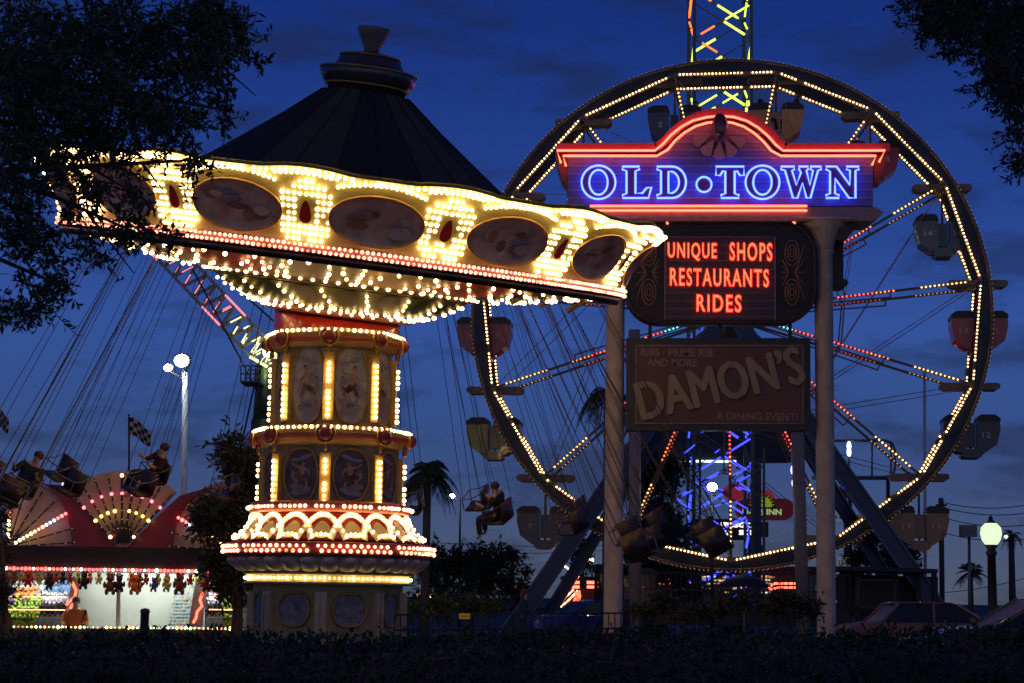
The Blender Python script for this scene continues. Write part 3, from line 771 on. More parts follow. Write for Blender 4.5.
# ---------------------------------------------------------------- the entrance sign
SY = 42.0
def pl(pts, Y): return [at(x, y, Y) for x, y in pts]
BY = Vector((0, 1, 0))
SG = thing('entrance_sign', 'large blue and red neon entrance sign with arched top on two grey columns', 'sign', (at(716, 600, SY).x, SY+.3, gz(at(716, 600, SY).x)))
archp = [(655, 152), (664, 145), (672, 136), (682, 128), (694, 121.5), (707, 118), (720, 117), (733, 118), (746, 122), (757, 128.5), (767, 137), (775, 146), (782, 152)]
hb = MB(); hb.prism(pl([(568, 152)]+[(x, y+5) for x, y in archp[:]]+[(873, 152), (873, 206), (568, 206)], SY), BY*.8)
head = hb.build('header_board', mat('header_violet', (.15, .10, .28), .45, second=(.11, .075, .20), coat=.2), SG)
m = MB()
for i, y in enumerate(range(134, 206, 8)):
    x0, x1 = (568, 873) if y > 153 else (668+(150-y)*.6, 770-(150-y)*.6)
    m.bar(at(x0, y, SY-.012), at(x1, y, SY-.012), .03, .03)
m.build('siding_lap', mat('siding_edge', (.30, .22, .28), .3, coat=.5), head)
# moulding behind the red neon
mo = [(556, 152), (655, 152)]+archp[1:-1]+[(782, 152), (886, 152)]
m = MB()
for a, b in zip(mo[:-1], mo[1:]):
    A, B = at(*a, SY+.3), at(*b, SY+.3); m.bar(A, B, .95, .20, up=(0, 0, 1))
m.build('top_moulding', mat('moulding_red', (.62, .06, .06), .4, coat=.3), SG)
m = MB(); m.prism(pl([(556, 155), (570, 155), (570, 188), (563, 180), (558, 165)], SY+.05), BY*.7); m.prism(pl([(874, 155), (887, 155), (884, 168), (878, 182), (874, 186)], SY+.05), BY*.7)
m.build('side_bracket', mat('bracket_red', (.25, .06, .04), .5), SG)
def neon(name, pts, Y, r, mt, parent):
    m = MB(True); m.tube(pl(pts, Y), r, 8); return m.build(name, mt, parent)
top1 = [(561, 163), (557, 150.5), (655, 150.5)]+[(x+(-1 if x < 700 else 1), y-1) for x, y in archp[1:-1]]+[(783, 150.5), (885, 150.5), (879, 162)]
top2 = [(566, 166), (563, 155.8), (657, 155.8)]+[(718+(x-718)*.93, y+4.6) for x, y in archp[1:-1]]+[(781, 155.8), (876, 155.8), (872, 165)]
neon('red_neon_tube', top1, SY-.28, .028, NRED, SG); neon('red_neon_tube', top2, SY-.24, .028, NRED, SG)
neon('red_neon_tube', [(590, 206), (807, 206)], SY-.25, .026, NRED, SG); neon('red_neon_tube', [(590, 210.5), (807, 210.5)], SY-.22, .026, NRED, SG)
m = MB(); m.prism(pl([(566, 207), (876, 207), (884, 212), (872, 221), (574, 221), (560, 212)], SY-.15), BY*1.1); m.build('bottom_cornice', mat('cornice_mauve', (.30, .20, .22), .5), SG)
m = MB(); m.prism(pl([(600, 221.5), (860, 221.5), (846, 240), (612, 240)], SY+.15), BY*.7); m.build('soffit_box', mat('soffit_dark', (.06, .045, .05), .6), SG)
m = MB(True)
for x in (666, 793): m.tube(pl([(x-2, 218.5), (x+2, 224)], SY-.05), .03, 6)
m.build('red_spot', NRED, SG)
# shell ornament
m = MB(True); m.ball(at(720, 127, SY-.33), (.19, .16, .33), None, 20, 14); m.tube([at(720, 127, SY-.36)+Vector((.17*math.cos(q), 0, .31*math.sin(q))) for q in [2*math.pi*j/28 for j in range(28)]], .03, 6, closed=True)
orn = m.build('shell_ornament', mat('ornament_dark', (.10, .03, .03), .25, coat=.6), SG)
m = MB()
for k in range(5):
    a0, a1 = R(-80+32*k), R(-80+32*k+28); c = at(720, 131, SY-.2)
    pts = [c+Vector((.22*math.sin((a0+a1)/2), 0, -.22*math.cos((a0+a1)/2)))]+[c+Vector(((.62+.05*math.sin(math.pi*q/5))*math.sin(a0+(a1-a0)*q/5), 0, -(.62+.05*math.sin(math.pi*q/5))*math.cos(a0+(a1-a0)*q/5))) for q in range(6)]
    m.prism(pts, BY*.14)
m.build('petal', mat('petal_rose', (.75, .28, .28), .4, coat=.3), orn)
# OLD TOWN: drawn letters, red face inside a blue neon outline
def ell(cx, cy, rx, ry, n=28, a0=0, a1=360): return [(cx+rx*math.cos(R(a0+(a1-a0)*k/n)), cy-ry*math.sin(R(a0+(a1-a0)*k/n))) for k in range(n+(a1-a0 < 360))]
T_, B_ = 166.5, 198.0
def letL(x): return [(x, T_), (x+17, T_), (x+17, T_+3), (x+13, T_+4.5), (x+13, B_-4.5), (x+20, B_-5), (x+24, B_-10), (x+29, B_-11), (x+26, B_), (x, B_), (x, B_-3), (x+4, B_-4.5), (x+4, T_+4.5), (x, T_+3)]
def letT(x, w): c = x+w/2; return [(x, T_), (x+w, T_), (x+w, T_+9), (x+w-4, T_+9), (x+w-7, T_+4.5), (c+4.7, T_+4.5), (c+4.7, B_-4.5), (c+9, B_-3), (c+9, B_), (c-9, B_), (c-9, B_-3), (c-4.7, B_-4.5), (c-4.7, T_+4.5), (x+7, T_+4.5), (x+4, T_+9), (x, T_+9)]
def letD(x): return [(x, T_), (x+15, T_)]+[(x+15+14*math.cos(R(t)), (T_+B_)/2-(B_-T_)/2*math.sin(R(t))) for t in range(78, -79, -12)]+[(x+15, B_), (x, B_), (x, B_-3), (x+4, B_-4.5), (x+4, T_+4.5), (x, T_+3)]
def letW(x): return [(x, T_), (x+13.5, T_), (x+13.5, T_+3), (x+11, T_+4), (x+15.5, B_-13), (x+20, T_+6), (x+18, T_+3), (x+18, T_), (x+27, T_), (x+27, T_+3), (x+25.5, T_+4), (x+29, B_-13), (x+32, T_+4), (x+29.5, T_+3), (x+29.5, T_), (x+40, T_), (x+40, T_+3), (x+37, T_+4), (x+29.5, B_), (x+25.5, B_), (x+21.5, B_-15), (x+16.5, B_), (x+12, B_), (x+4, T_+4), (x, T_+3)]
def letN(x): return [(x, T_), (x+10.5, T_), (x+24, B_-13), (x+24, T_+4), (x+20.5, T_+3), (x+20.5, T_), (x+33, T_), (x+33, T_+3), (x+29.5, T_+4), (x+29.5, B_), (x+23, B_), (x+9, T_+12), (x+9, B_-4.5), (x+13, B_-3), (x+13, B_), (x, B_), (x, B_-3), (x+4, B_-4.5), (x+4, T_+5), (x, T_+3)]
LET = [('O', ell(598.5, 182.3, 17, 16.8), ell(598.5, 182.3, 9.2, 12.4)), ('L', letL(622.5), None), ('D', letD(657), [(668.5, T_+5)]+[(670+9*math.cos(R(t)), 182.3-11*math.sin(R(t))) for t in range(75, -76, -15)]+[(668.5, B_-5)]),
       ('dot', ell(704, 184.5, 7.6, 7.6, 20), None), ('T', letT(716, 28), None), ('O', ell(762.5, 182.3, 17, 16.8), ell(762.5, 182.3, 9.2, 12.4)), ('W', letW(781), None), ('N', letN(826), None)]
FACE = mat('letter_face_maroon', (.17, .02, .03), .5, second=(.11, .015, .02), scale=2)
for nm, outl, inn in LET:
    m = MB()
    if inn is None: m.prism(pl(outl, SY-.10), BY*.09)
    else:
        # a ring: pair each outer point with the nearest-angle inner point
        cx = sum(p[0] for p in inn)/len(inn); cy = sum(p[1] for p in inn)/len(inn); n = 48
        def hit(poly, a):
            best = None; dx, dy = math.cos(a), -math.sin(a)
            for (x1, y1), (x2, y2) in zip(poly, poly[1:]+poly[:1]):
                ex, ey = x2-x1, y2-y1; den = dx*ey-dy*ex
                if abs(den) < 1e-9: continue
                t = ((x1-cx)*ey-(y1-cy)*ex)/den; s = ((x1-cx)*dy-(y1-cy)*dx)/den
                if t > 0 and -1e-6 <= s <= 1+1e-6 and (best is None or t > best): best = t
            return (cx+dx*best, cy+dy*best)
        o = [hit(outl, 2*math.pi*k/n) for k in range(n)]; i_ = [hit(inn, 2*math.pi*k/n) for k in range(n)]
        vs = pl(o, SY-.10)+pl(i_, SY-.10)+pl(o, SY-.01)+pl(i_, SY-.01)
        m.add(vs, [(k, (k+1) % n, n+(k+1) % n, n+k) for k in range(n)]+[(k, 2*n+k, 2*n+(k+1) % n, (k+1) % n) for k in range(n)]+[(n+k, n+(k+1) % n, 3*n+(k+1) % n, 3*n+k) for k in range(n)])
    fc = m.build('bullet' if nm == 'dot' else 'letter', FACE, SG)
    m = MB(True)
    for lp in (outl, inn):
        if lp: m.tube(pl(lp, SY-.15), .025, 6, closed=True)
    m.build('blue_neon_outline', NBLUE, fc)
# columns
for cxp in (613.2, 823.0):
    b0 = at(cxp, 600, SY+.3); c0 = at(cxp if cxp > 700 else 613.5, 216, SY+.3); zt_ = at(cxp, 219, SY).z; x0 = b0.x if cxp < 700 else c0.x
    fl = lambda a, z_: 1-.025*abs(math.sin(8*a))
    T = Matrix.Translation((x0, SY+.3, 0)); m = MB(True); rr = .222
    m.lathe([(rr+.06, gz(x0)), (rr+.06, gz(x0)+.3), (rr, gz(x0)+.4), (rr, zt_-.80), (rr+.03, zt_-.76), (rr+.03, zt_-.72)], 64, T, fl); cm = m.build('column', POSTM, SG)
    m = MB(True); m.lathe([(rr+.02, zt_-.72), (rr+.06, zt_-.5), (rr+.17, zt_-.22), (rr+.38, zt_-.04)], 64, T, lambda a, z_: 1-.05*abs(math.sin(10*a))); m.box((x0, SY+.3, zt_-.02), (1.35, 1.0, .06)); m.build('capital', POSTM, cm)
# reader board
def rrect(x0, x1, y0, y1, r, n=8):
    o = []
    for (cx, cy, a0) in ((x1-r, y0+r, 90), (x0+r, y0+r, 180), (x0+r, y1-r, 270), (x1-r, y1-r, 0)):
        o += [(cx+r*math.cos(R(a0-0+90*k/n)), cy-r*math.sin(R(a0+90*k/n))) for k in range(n+1)]
    return o
def rr2(x0, x1, y0, y1, r, n=8):
    o = []
    for (cx, cy, a0) in ((x1-r, y0+r, 0), (x0+r, y0+r, 90), (x0+r, y1-r, 180), (x1-r, y1-r, 270)):
        o += [(cx+r*math.cos(R(a0+90*k/n)), cy-r*math.sin(R(a0+90*k/n))) for k in range(n+1)]
    return o
RB_ = thing('reader_board', 'dark rounded reader board with glowing red words, under the neon header', 'sign', (at(720, 323, SY).x, SY, at(720, 323, SY).z))
m = MB(); m.prism(pl(rr2(626, 815, 222, 323, 34), SY), BY*.6); rb = m.build('cabinet', mat('cabinet_dark', (.014, .012, .016), .55), RB_)
m = MB(True); m.tube(pl(rr2(626, 815, 222, 323, 34), SY-.03), .05, 6, closed=True); m.build('cabinet_trim', DSTEEL, rb)
m = MB(); m.prism(pl([(665, 237), (775, 237), (775, 320), (665, 320)], SY-.03), BY*.025); pn = m.build('letter_panel', mat('panel_maroon', (.05, .018, .022), .35), RB_)
m = MB()
for y in range(237, 321, 8): m.bar(at(665, y, SY-.045), at(775, y, SY-.045), .02, .012)
for x in (665, 775): m.bar(at(x, 237, SY-.05), at(x, 320, SY-.05), .03, .03)
m.build('letter_rail', mat('rail_grey', (.22, .18, .19), .3), pn)
for words, y0, y1 in (((('UNIQUE', 667, 717.5), ('SHOPS', 729, 773)), 242, 261.5), ((('RESTAURANTS', 669, 770),), 268, 287), ((('RIDES', 696, 742),), 294, 312.5)):
    for w_, x0, x1 in words:
        m = MB(); m.text(w_, x0, x1, y0, y1, SY-.10, .012, .03, space=1.22)
        ltm = m.build('glowing_word', NLET, pn)
        m = MB(); m.text(w_, x0+.9, x1-.9, y0+.9, y1-.9, SY-.13, .004, -.012, space=1.22); m.build('neon_core', NLETC, ltm)
m = MB(True)
for s, cx in ((-1, 650), (1, 791)):
    for cy, dy in ((253, -1), (292, 1)):
        for k_ in (1, .62, .3): m.tube(pl([(cx+s*1+7*k_*math.cos(R(t)), cy+13*k_*math.sin(R(t))) for t in range(0, 360, 24)], SY-.03), .018, 5, closed=True)
    for q in range(5): m.tube(pl([(cx+s*(4+3*t), 272.5+(q-2)*3.4*t*(1+.1*t)) for t in (0, .8, 1.8, 3.0)][::1], SY-.03), .018, 5)
    for q in range(5): m.tube(pl([(cx-s*(2+2.4*t), 272.5+(q-2)*2.4*t) for t in (0, .8, 1.8, 2.7)], SY-.03), .016, 5)
m.build('scroll_ornament', mat('scroll_brown', (.26, .17, .10), .5), rb)
m = MB(); m.prism(pl([(829, 222), (843.5, 222), (843.5, 279), (829, 279)], SY+1.2), BY*.5); m.prism(pl([(829, 279), (846, 279), (849, 283), (845, 287), (829, 287)], SY+1.15), BY*.6)
rs = m.build('rear_cabinet', mat('rear_cabinet_dark', (.035, .03, .04), .5), RB_)
# restaurant panel
DB = thing('restaurant_sign', 'unlit brown restaurant sign with big slanting letters, hung between the two columns', 'sign', (at(719, 430, SY).x, SY, at(719, 430, SY).z))
m = MB(); m.prism(pl([(627, 338), (810.5, 338), (810.5, 430), (627, 430)], SY), BY*.45); m.build('cabinet', mat('sign_black_green', (.012, .018, .014), .4), DB)
m = MB(); m.prism(pl([(636, 345.5), (803, 345.5), (803, 423.5), (636, 423.5)], SY-.012), BY*.01); fp = m.build('face_panel', mat('sign_brown_red', (.105, .042, .036), .5, second=(.088, .036, .030), scale=1.2), DB)
m = MB()
for a, b in (((636, 345.5), (803, 345.5)), ((803, 345.5), (803, 423.5)), ((803, 423.5), (636, 423.5)), ((636, 423.5), (636, 345.5))): m.bar(at(*a, SY-.02), at(*b, SY-.02), .03, .03)
m.build('border_line', mat('sign_line_tan', (.22, .17, .13), .5), fp)
TXM = mat('sign_text_tan', (.27, .18, .15), .5)
for w_, x0, x1, y0, y1 in (('RIBS · PRIME RIB', 640.5, 713.5, 348.5, 356.5), ('AND MORE', 647, 697, 358.5, 366.5), ('A DINING EVENT!', 716, 798, 412.5, 420.5)):
    m = MB(); m.text(w_, x0, x1, y0, y1, SY-.02, .006, .02); m.build('small_lettering', TXM, fp)
SH = mat('sign_shadow_green', (.03, .03, .02), .5); TN = mat('sign_big_letters', (.25, .22, .14), .5, second=(.22, .19, .12), scale=2)
for dx, dy, dY, mt, nm in ((1.3, 1.8, -.022, SH, 'letter_shadow'), (0, 0, -.045, TN, 'big_lettering')):
    m = MB()
    for q, (ex, ey) in enumerate(((-1.5, .2), (-.8, -.2), (0, 0), (.8, .2), (1.5, -.2), (0, .8), (0, -.8))): m.text("DAMON\u2019S", 635.5+dx+ex, 804.5+dx+ex, 364+dy+ey, 402+dy+ey, SY+dY-.0012*q, .008, .0, rot=R(-14.0))
    m.build(nm, mt, fp)
m = MB()
for (a, b) in (((627, 431), (614, 452)), ((812, 431), (824, 452))): m.bar(at(*a, SY+.3), at(*b, SY+.3), .06, .06)
for x in (650, 720, 790): m.bar(at(x, 323, SY+.3), at(x, 338, SY+.3), .08, .08)
m.build('hanger', DSTEEL, DB)

# ---------------------------------------------------------------- lattice tower behind the wheel, with neon sticks
TY = 95.0; uT = TY/FPX
tb_ = at(733, 600, TY); tt_ = at(719, -14, TY); TWR = thing('lattice_tower', 'tall thin lattice ride tower with green, orange and blue neon sticks, behind the wheel', 'tower', (tb_.x, TY, gz(tb_.x)))
def tw(i, z_):
    f = (z_-tb_.z)/(tt_.z-tb_.z); c = tb_.x+(at(719, 20, TY).x-tb_.x)*0+0
    cx = at(719.5, 60, TY).x; cx = cx+(1-f)*.0
    hx = 29*uT
    return Vector((cx+(-hx if i in (0, 3) else hx)+(.0 if i in (0, 1) else -.25*0), TY+(-hx if i in (0, 1) else hx), z_))
zs = []; zz = gz(tb_.x)
while zz < tt_.z: zs.append(zz); zz += 1.95
zs.append(zz)
LG = mat('tower_grey_green', (.14, .17, .09), .5, .3)
for i in range(4):
    m = MB(); m.bar(tw(i, zs[0]), tw(i, zs[-1]), .17); m.build('tower_leg', LG, TWR)
m = MB(); random.seed(11)
sticks = {'b': MB(True), 'y': MB(True), 'o': MB(True)}
for k in range(len(zs)-1):
    for f_ in range(4):
        i, j = f_, (f_+1) % 4
        a, b = (tw(i, zs[k]), tw(j, zs[k+1])) if (k+f_//2) % 2 == 0 else (tw(j, zs[k]), tw(i, zs[k+1]))
        m.bar(a, b, .07)
        c = (tw(i, zs[k])+tw(j, zs[k]))/2
        yy = px((a+b)/2)[1]
        for (p, q) in ((a, b),):
            for u0, u1 in ((random.uniform(.03, .12), random.uniform(.34, .46)), (random.uniform(.54, .62), random.uniform(.85, .96))):
                if random.random() < .28: continue
                mx_ = p.lerp(q, (u0+u1)/2).x; s_ = 'b' if yy > 330 else ('o' if mx_ < tw(0, 0).x+.42*58*uT and yy < 64 else 'y')
                off = Vector((0, -.09, 0)); sticks[s_].tube([p.lerp(q, u0)+off, p.lerp(q, u1)+off], .052, 6)
        if random.random() < .55:
            p, q = (tw(j, zs[k]), tw(i, zs[k+1])) if k % 2 == 0 else (tw(i, zs[k]), tw(j, zs[k+1]))
            s_ = 'b' if yy > 330 else ('y' if p.x+q.x > 2*tw(0, 0).x+58*uT*.8 else 'o' if yy < 80 else 'y')
            m.bar(p, q, .05); sticks[s_].tube([p.lerp(q, .12)+Vector((0, -.09, 0)), p.lerp(q, .48)+Vector((0, -.09, 0))], .07, 6)
m.build('bracing', LG, TWR)
# wider neon-lit loading frame round the tower's foot
m = MB(); random.seed(31)
def fx(x, y, d): return at(x, y, TY-3.2+d)
for x in (672, 700, 730, 764): m.bar(fx(x, 612, 0), fx(x, 448, 0), .12)
for k in range(30):
    x0 = random.choice((672, 700, 730)); x1 = {672: 700, 700: 730, 730: 764}[x0]; y0 = 452+random.random()*88; h_ = random.choice((-1, 1))*random.uniform(12, 24)
    a, b = fx(x0, y0, 0), fx(x1, y0+h_, 0); m.bar(a, b, .05)
    if x0 == 672 and random.random() < .5: continue
    u0 = random.uniform(.05, .5); sticks['b'].tube([a.lerp(b, u0)-Vector((0, .08, 0)), a.lerp(b, u0+random.uniform(.15, .42))-Vector((0, .08, 0))], .032, 6)
m.build('loading_frame', LG, TWR)
sticks['b'].build('blue_neon_sticks', NTOWB, TWR); sticks['y'].build('green_neon_sticks', NYEL, TWR); sticks['o'].build('orange_neon_sticks', NORT, TWR)
# ---------------------------------------------------------------- foliage
LEAF = {}
def leafmat(nm, c, c2): return mat(nm, c, .55, 0, second=c2, scale=2.5)
L_OAK = leafmat('oak_leaves', (.060, .095, .030), (.030, .050, .018)); L_DARK = leafmat('dark_leaves', (.030, .050, .025), (.018, .030, .016))
L_HEDGE = leafmat('hedge_leaves', (.05, .075, .022), (.022, .036, .012)); L_BUSH = leafmat('bush_leaves', (.06, .11, .03), (.03, .06, .02))
L_PALM = leafmat('palm_leaves', (.045, .065, .030), (.025, .04, .02))
def rnd_unit():
    while True:
        v = Vector((random.uniform(-1, 1), random.uniform(-1, 1), random.uniform(-1, 1)))
        if .05 < v.length < 1: return v.normalized()
def leaf(m, p, s, d=None, w=.36):
    d = d or rnd_unit(); u = rnd_unit(); side = d.cross(u)
    if side.length < 1e-3: return
    side.normalize(); n = side.cross(d)
    m.v.extend((p, p+d*s*.5+side*s*w*.5+n*s*.06, p+d*s, p+d*s*.5-side*s*w*.5+n*s*.06)); b = len(m.v)-4
    m.f.append((b, b+1, b+2, b+3)); m.c.append(None); m.m.append(0)
def twiggy(mL, mT, c, rad, ntw, nl, ls, tw=.4):
    """short twigs each carrying leaves, spread unevenly through an ellipsoid"""
    for _ in range(ntw):
        p = c+Vector([random.gauss(0, .45)*r for r in rad]); d = (p-c); d = (d.normalized() if d.length > .01 else rnd_unit())*.6+rnd_unit()*.8+Vector((0, 0, -.25)); d.normalize()
        L_ = tw*random.uniform(.5, 1.2)
        if mT is not None: mT.tube([p, p+d*L_], ls*.045, 3, cap=False)
        for k in range(nl):
            f = random.random(); q = p+d*L_*f+rnd_unit()*ls*.25
            leaf(mL, q, ls*random.uniform(.6, 1.15), (d*.5+rnd_unit()).normalized())
def tree(label, base, height, crown, n, ls, lm, group=None, name='tree', cat='tree', trunk_r=.16, limb=True):
    """crown: list of (centre offset from base, radii)"""
    base = Vector(base); t = thing(name, label, cat, base, group)
    m = MB(True); top = base+Vector((0, 0, height*.55)); m.tube([base-Vector((0, 0, .2)), base+Vector((.05, 0, height*.25)), top], [trunk_r, trunk_r*.75, trunk_r*.5], 8)
    for c, r in crown:
        q = base+Vector(c); m.tube([base+Vector((.05, 0, height*.25)), base.lerp(q, .6)+Vector((0, 0, .2)), q], [trunk_r*.5, trunk_r*.3, trunk_r*.1], 6)
    m.build('trunk', BARK, t)
    mL = MB(); mT = MB(); vol = sum(r[0]*r[2] for c, r in crown)
    for c, r in crown:
        k = max(6, int(n*r[0]*r[2]/vol/9))
        # clumps inside each lobe
        cl_n = max(4, k//26)
        for _ in range(cl_n):
            d = rnd_unit(); f = random.uniform(.3, .95); cc = base+Vector(c)+Vector((d.x*r[0]*f, d.y*r[1]*f, d.z*r[2]*f))
            twiggy(mL, mT, cc, [q*.30 for q in r], k//cl_n, 9, ls, tw=ls*2.2)
    mL.build('crown', lm, t); mT.build('twigs', BARK, t); return t
def palm(label, base, height, fr=2.2, n=18, group=None, lean=0.0, droop=1.0, lm=None):
    base = Vector(base); t = thing('palm_tree', label, 'palm tree', base, group); top = base+Vector((lean, 0, height))
    m = MB(True); m.tube([base-Vector((0, 0, .2)), base.lerp(top, .5)+Vector((-lean*.15, 0, 0)), top], [.17, .13, .12], 8); m.build('trunk', BARK, t)
    m = MB(); 
    for k in range(n):
        a = 2*math.pi*k/n+random.uniform(-.2, .2); el_ = random.uniform(-.5, 1.1); L_ = fr*random.uniform(.8, 1.1)
        h = Vector((math.cos(a), math.sin(a), 0)); pts = []
        for q in range(9):
            f = q/8; pts.append(top+h*L_*(f*math.cos(el_)*(1-.25*f))+Vector((0, 0, L_*(math.sin(el_)*f-droop*.75*f*f))))
        m.tube(pts, [.025*(1-.8*q/8)+.003 for q in range(9)], 4)
        for q in range(34):
            f = .12+.88*q/34; i = min(7, int(f*8)); p = pts[i].lerp(pts[i+1], f*8-i); d = (pts[i+1]-pts[i]).normalized(); sdv = d.cross(Vector((0, 0, 1)))
            if sdv.length < .01: continue
            sdv.normalize(); l2 = fr*.26*math.sin(math.pi*min(.97, f*.9+.08))
            for s in (-1, 1):
                dd = (sdv*s+d*.5+Vector((0, 0, -.55*droop))).normalized(); leaf(m, p, l2, dd, .09)
    m.build('crown', lm or L_PALM, t); return t
random.seed(21)
# oak overhanging the left of the view: built around a real trunk that stands outside the frame
OAK = thing('oak_tree', 'dark oak hanging its leafy branches over the upper left of the scene', 'tree', (-8.2, 15.0, gz(-8.2)))
tr = MB(True); tb0 = Vector((-8.2, 15, gz(-8.2))); tk = [tb0-Vector((0, 0, .3)), tb0+Vector((.1, 0, 2)), tb0+Vector((.3, -.2, 4.2)), tb0+Vector((.8, -.3, 6.4))]
tr.tube(tk, [.42, .33, .27, .2], 12)
lv = MB(); tw_ = MB()
lob = [(30, 40, 45, 45, 240), (110, 30, 50, 40, 300), (190, 25, 42, 32, 220), (225, 45, 30, 14, 60), (70, 110, 55, 42, 320), (150, 95, 48, 32, 240), (200, 80, 26, 20, 90), (225, 112, 20, 16, 24), (20, 160, 40, 42, 240), (105, 150, 45, 26, 150),
       (165, 135, 38, 20, 90), (195, 172, 14, 11, 22), (40, 215, 38, 26, 110), (95, 200, 32, 22, 64), (135, 212, 26, 13, 36), (160, 232, 22, 10, 26), (20, 260, 34, 26, 100), (62, 282, 26, 13, 30), (30, 305, 26, 12, 26), (8, 318, 16, 18, 30), (120, 240, 18, 10, 14), (240, 20, 18, 20, 30), (212, 8, 30, 14, 50), (85, 245, 20, 12, 18), (150, 60, 60, 26, 180), (60, 60, 60, 50, 300), (5, 110, 30, 60, 200)]
for (x, y, rx, ry, n) in lob:
    for _ in range(max(3, n//11)):
        Y = random.uniform(13.2, 16.8); k = Y/FPX
        a = random.uniform(0, 6.283); f = math.sqrt(random.random())*.92
        c = at(x+rx*f*math.cos(a), y+ry*f*math.sin(a), Y)
        twiggy(lv, tw_, c, (rx*.30*k, .35, ry*.30*k), 8, 8, .088, tw=.22)
for (x, y, Y) in ((190, 20, 15), (225, 110, 14.4), (250, 45, 15.2), (130, 230, 14), (60, 285, 14.6), (100, 130, 15.6), (30, 200, 14), (40, 60, 16), (195, 160, 14.2)):
    e = at(x, y, Y); s0 = tk[2].lerp(tk[3], random.random()); mid = s0.lerp(e, .5)+Vector((0, 0, .35))
    tr.tube([s0, mid, e], [.10, .045, .010], 6)
    for q in range(6): f = .45+.55*q/6; p = mid.lerp(e, (f-.45)/.55); tr.tube([p, p+Vector((random.uniform(-.1, .5), random.uniform(-.3, .3), random.uniform(-.5, .2)))], [.014, .004], 4)
lv.build('crown', L_OAK, OAK); tr.build('trunk', BARK, OAK); tw_.build('twigs', BARK, OAK)
OAK2 = thing('oak_tree', 'dark tree reaching leafy branch tips into the upper right corner', 'tree', (6.6, 15.0, gz(6.6)))
tr = MB(True); tb0 = Vector((6.6, 15, gz(6.6))); tk = [tb0-Vector((0, 0, .3)), tb0+Vector((0, 0, 2)), tb0+Vector((.2, -.2, 4.2)), tb0+Vector((-.1, -.3, 6.6))]; tr.tube(tk, [.36, .3, .24, .15], 12)
lv = MB(); tw_ = MB()
for (x, y, rx, ry, n) in ((915, 2, 20, 8, 34), (945, 10, 26, 20, 110), (985, 15, 40, 34, 260), (1015, 45, 30, 45, 240), (1000, 82, 18, 22, 60), (1018, 105, 12, 26, 70), (1022, 140, 6, 20, 30), (940, 30, 10, 16, 24), (965, 38, 12, 12, 30), (1022, 165, 6, 9, 14), (940, -20, 40, 15, 60), (1050, 90, 30, 60, 120)):
    for _ in range(max(3, n//7)):
        Y = random.uniform(13.2, 16.4); k = Y/FPX; a = random.uniform(0, 6.283); f = math.sqrt(random.random())*.95
        twiggy(lv, tw_, at(x+rx*f*math.cos(a), y+ry*f*math.sin(a), Y), (rx*.3*k, .35, ry*.3*k), 8, 9, .07, tw=.2)
for (x, y, Y) in ((915, 6, 15), (950, 25, 14.4), (1000, 80, 15), (1018, 130, 14.5)):
    e = at(x, y, Y); s0 = tk[2].lerp(tk[3], random.random()); tr.tube([s0, s0.lerp(e, .5)+Vector((0, 0, .3)), e], [.05, .022, .006], 6)
lv.build('crown', mat('black_green_leaves', (.030, .05, .02), .6, second=(.015, .025, .012)), OAK2); tr.build('trunk', BARK, OAK2); tw_.build('twigs', BARK, OAK2)
# background trees
def bt(label, x, ytop, w, Y, lobes, n, ls, lm=L_DARK, **k):
    """x: pixel column of the trunk; lobes in pixels (x, y, rx, ry)"""
    b = ground(x, Y); k_ = Y/FPX; crown = []
    for (lx, ly, rx, ry) in lobes:
        q = at(lx, ly, Y)-b; crown.append(((q.x, random.uniform(-.4, .4), q.z), (rx*k_, max(rx, ry)*k_*.8, ry*k_)))
    return tree(label, b, (at(x, ytop, Y)-b).z, crown, n, ls, lm, **k)
bt('loose dark tree just left of the carousel column', 236, 430, 60, 41.5, [(232, 455, 22, 22), (245, 480, 26, 26), (222, 510, 26, 30), (250, 530, 24, 34), (232, 565, 30, 28), (262, 560, 18, 34)], 9000, .20)
bt('round dark tree to the right of the carousel base', 470, 545, 60, 70, [(440, 575, 26, 28), (470, 570, 28, 30), (500, 573, 26, 28), (455, 595, 40, 18), (520, 585, 16, 24), (478, 552, 14, 12), (425, 560, 12, 24)], 9000, .24)
bt('low dark tree behind the white flood lamp', 640, 520, 60, 74, [(650, 545, 40, 40), (680, 568, 18, 25), (665, 590, 50, 25), (625, 590, 30, 22)], 7000, .26)
bt('dark shaggy tree behind the left sign column', 655, 440, 60, 84, [(640, 455, 26, 26), (665, 470, 26, 24), (645, 500, 26, 30), (668, 525, 26, 28)], 8000, .28)
bt('leafy dark tree behind the wooden lattice pavilion', 870, 520, 60, 78, [(862, 530, 22, 16), (885, 545, 28, 18), (905, 560, 22, 18), (870, 560, 26, 14)], 4000, .26)
bt('narrow cypress tree beside the red neon stand', 582, 530, 20, 80, [(583, 545, 7, 18), (582, 565, 8, 18), (582, 588, 10, 16)], 2200, .2, trunk_r=.1)
bt('small leafy tree beside the left end of the prize booth', 8, 560, 30, 38, [(2, 515, 10, 22), (4, 550, 12, 20), (-4, 590, 12, 20)], 1300, .14)
bt('green lit shrub in front of the round dark tree', 470, 600, 60, 46, [(440, 608, 22, 8), (465, 606, 24, 8), (495, 607, 20, 7), (410, 612, 16, 8)], 3600, .13, lm=L_BUSH, name='shrub', cat='shrub', trunk_r=.05)
bt('dark shrub at the foot of the right sign column', 760, 600, 60, 38, [(745, 606, 26, 14), (775, 602, 26, 16), (800, 606, 22, 14), (700, 608, 30, 12), (655, 606, 26, 14)], 5000, .12, name='shrub', cat='shrub', trunk_r=.05)
palm('shaggy palm tree right of the carousel column', ground(425, 58), (at(427, 472, 58)-ground(425, 58)).z, 1.35, 46, droop=.95)
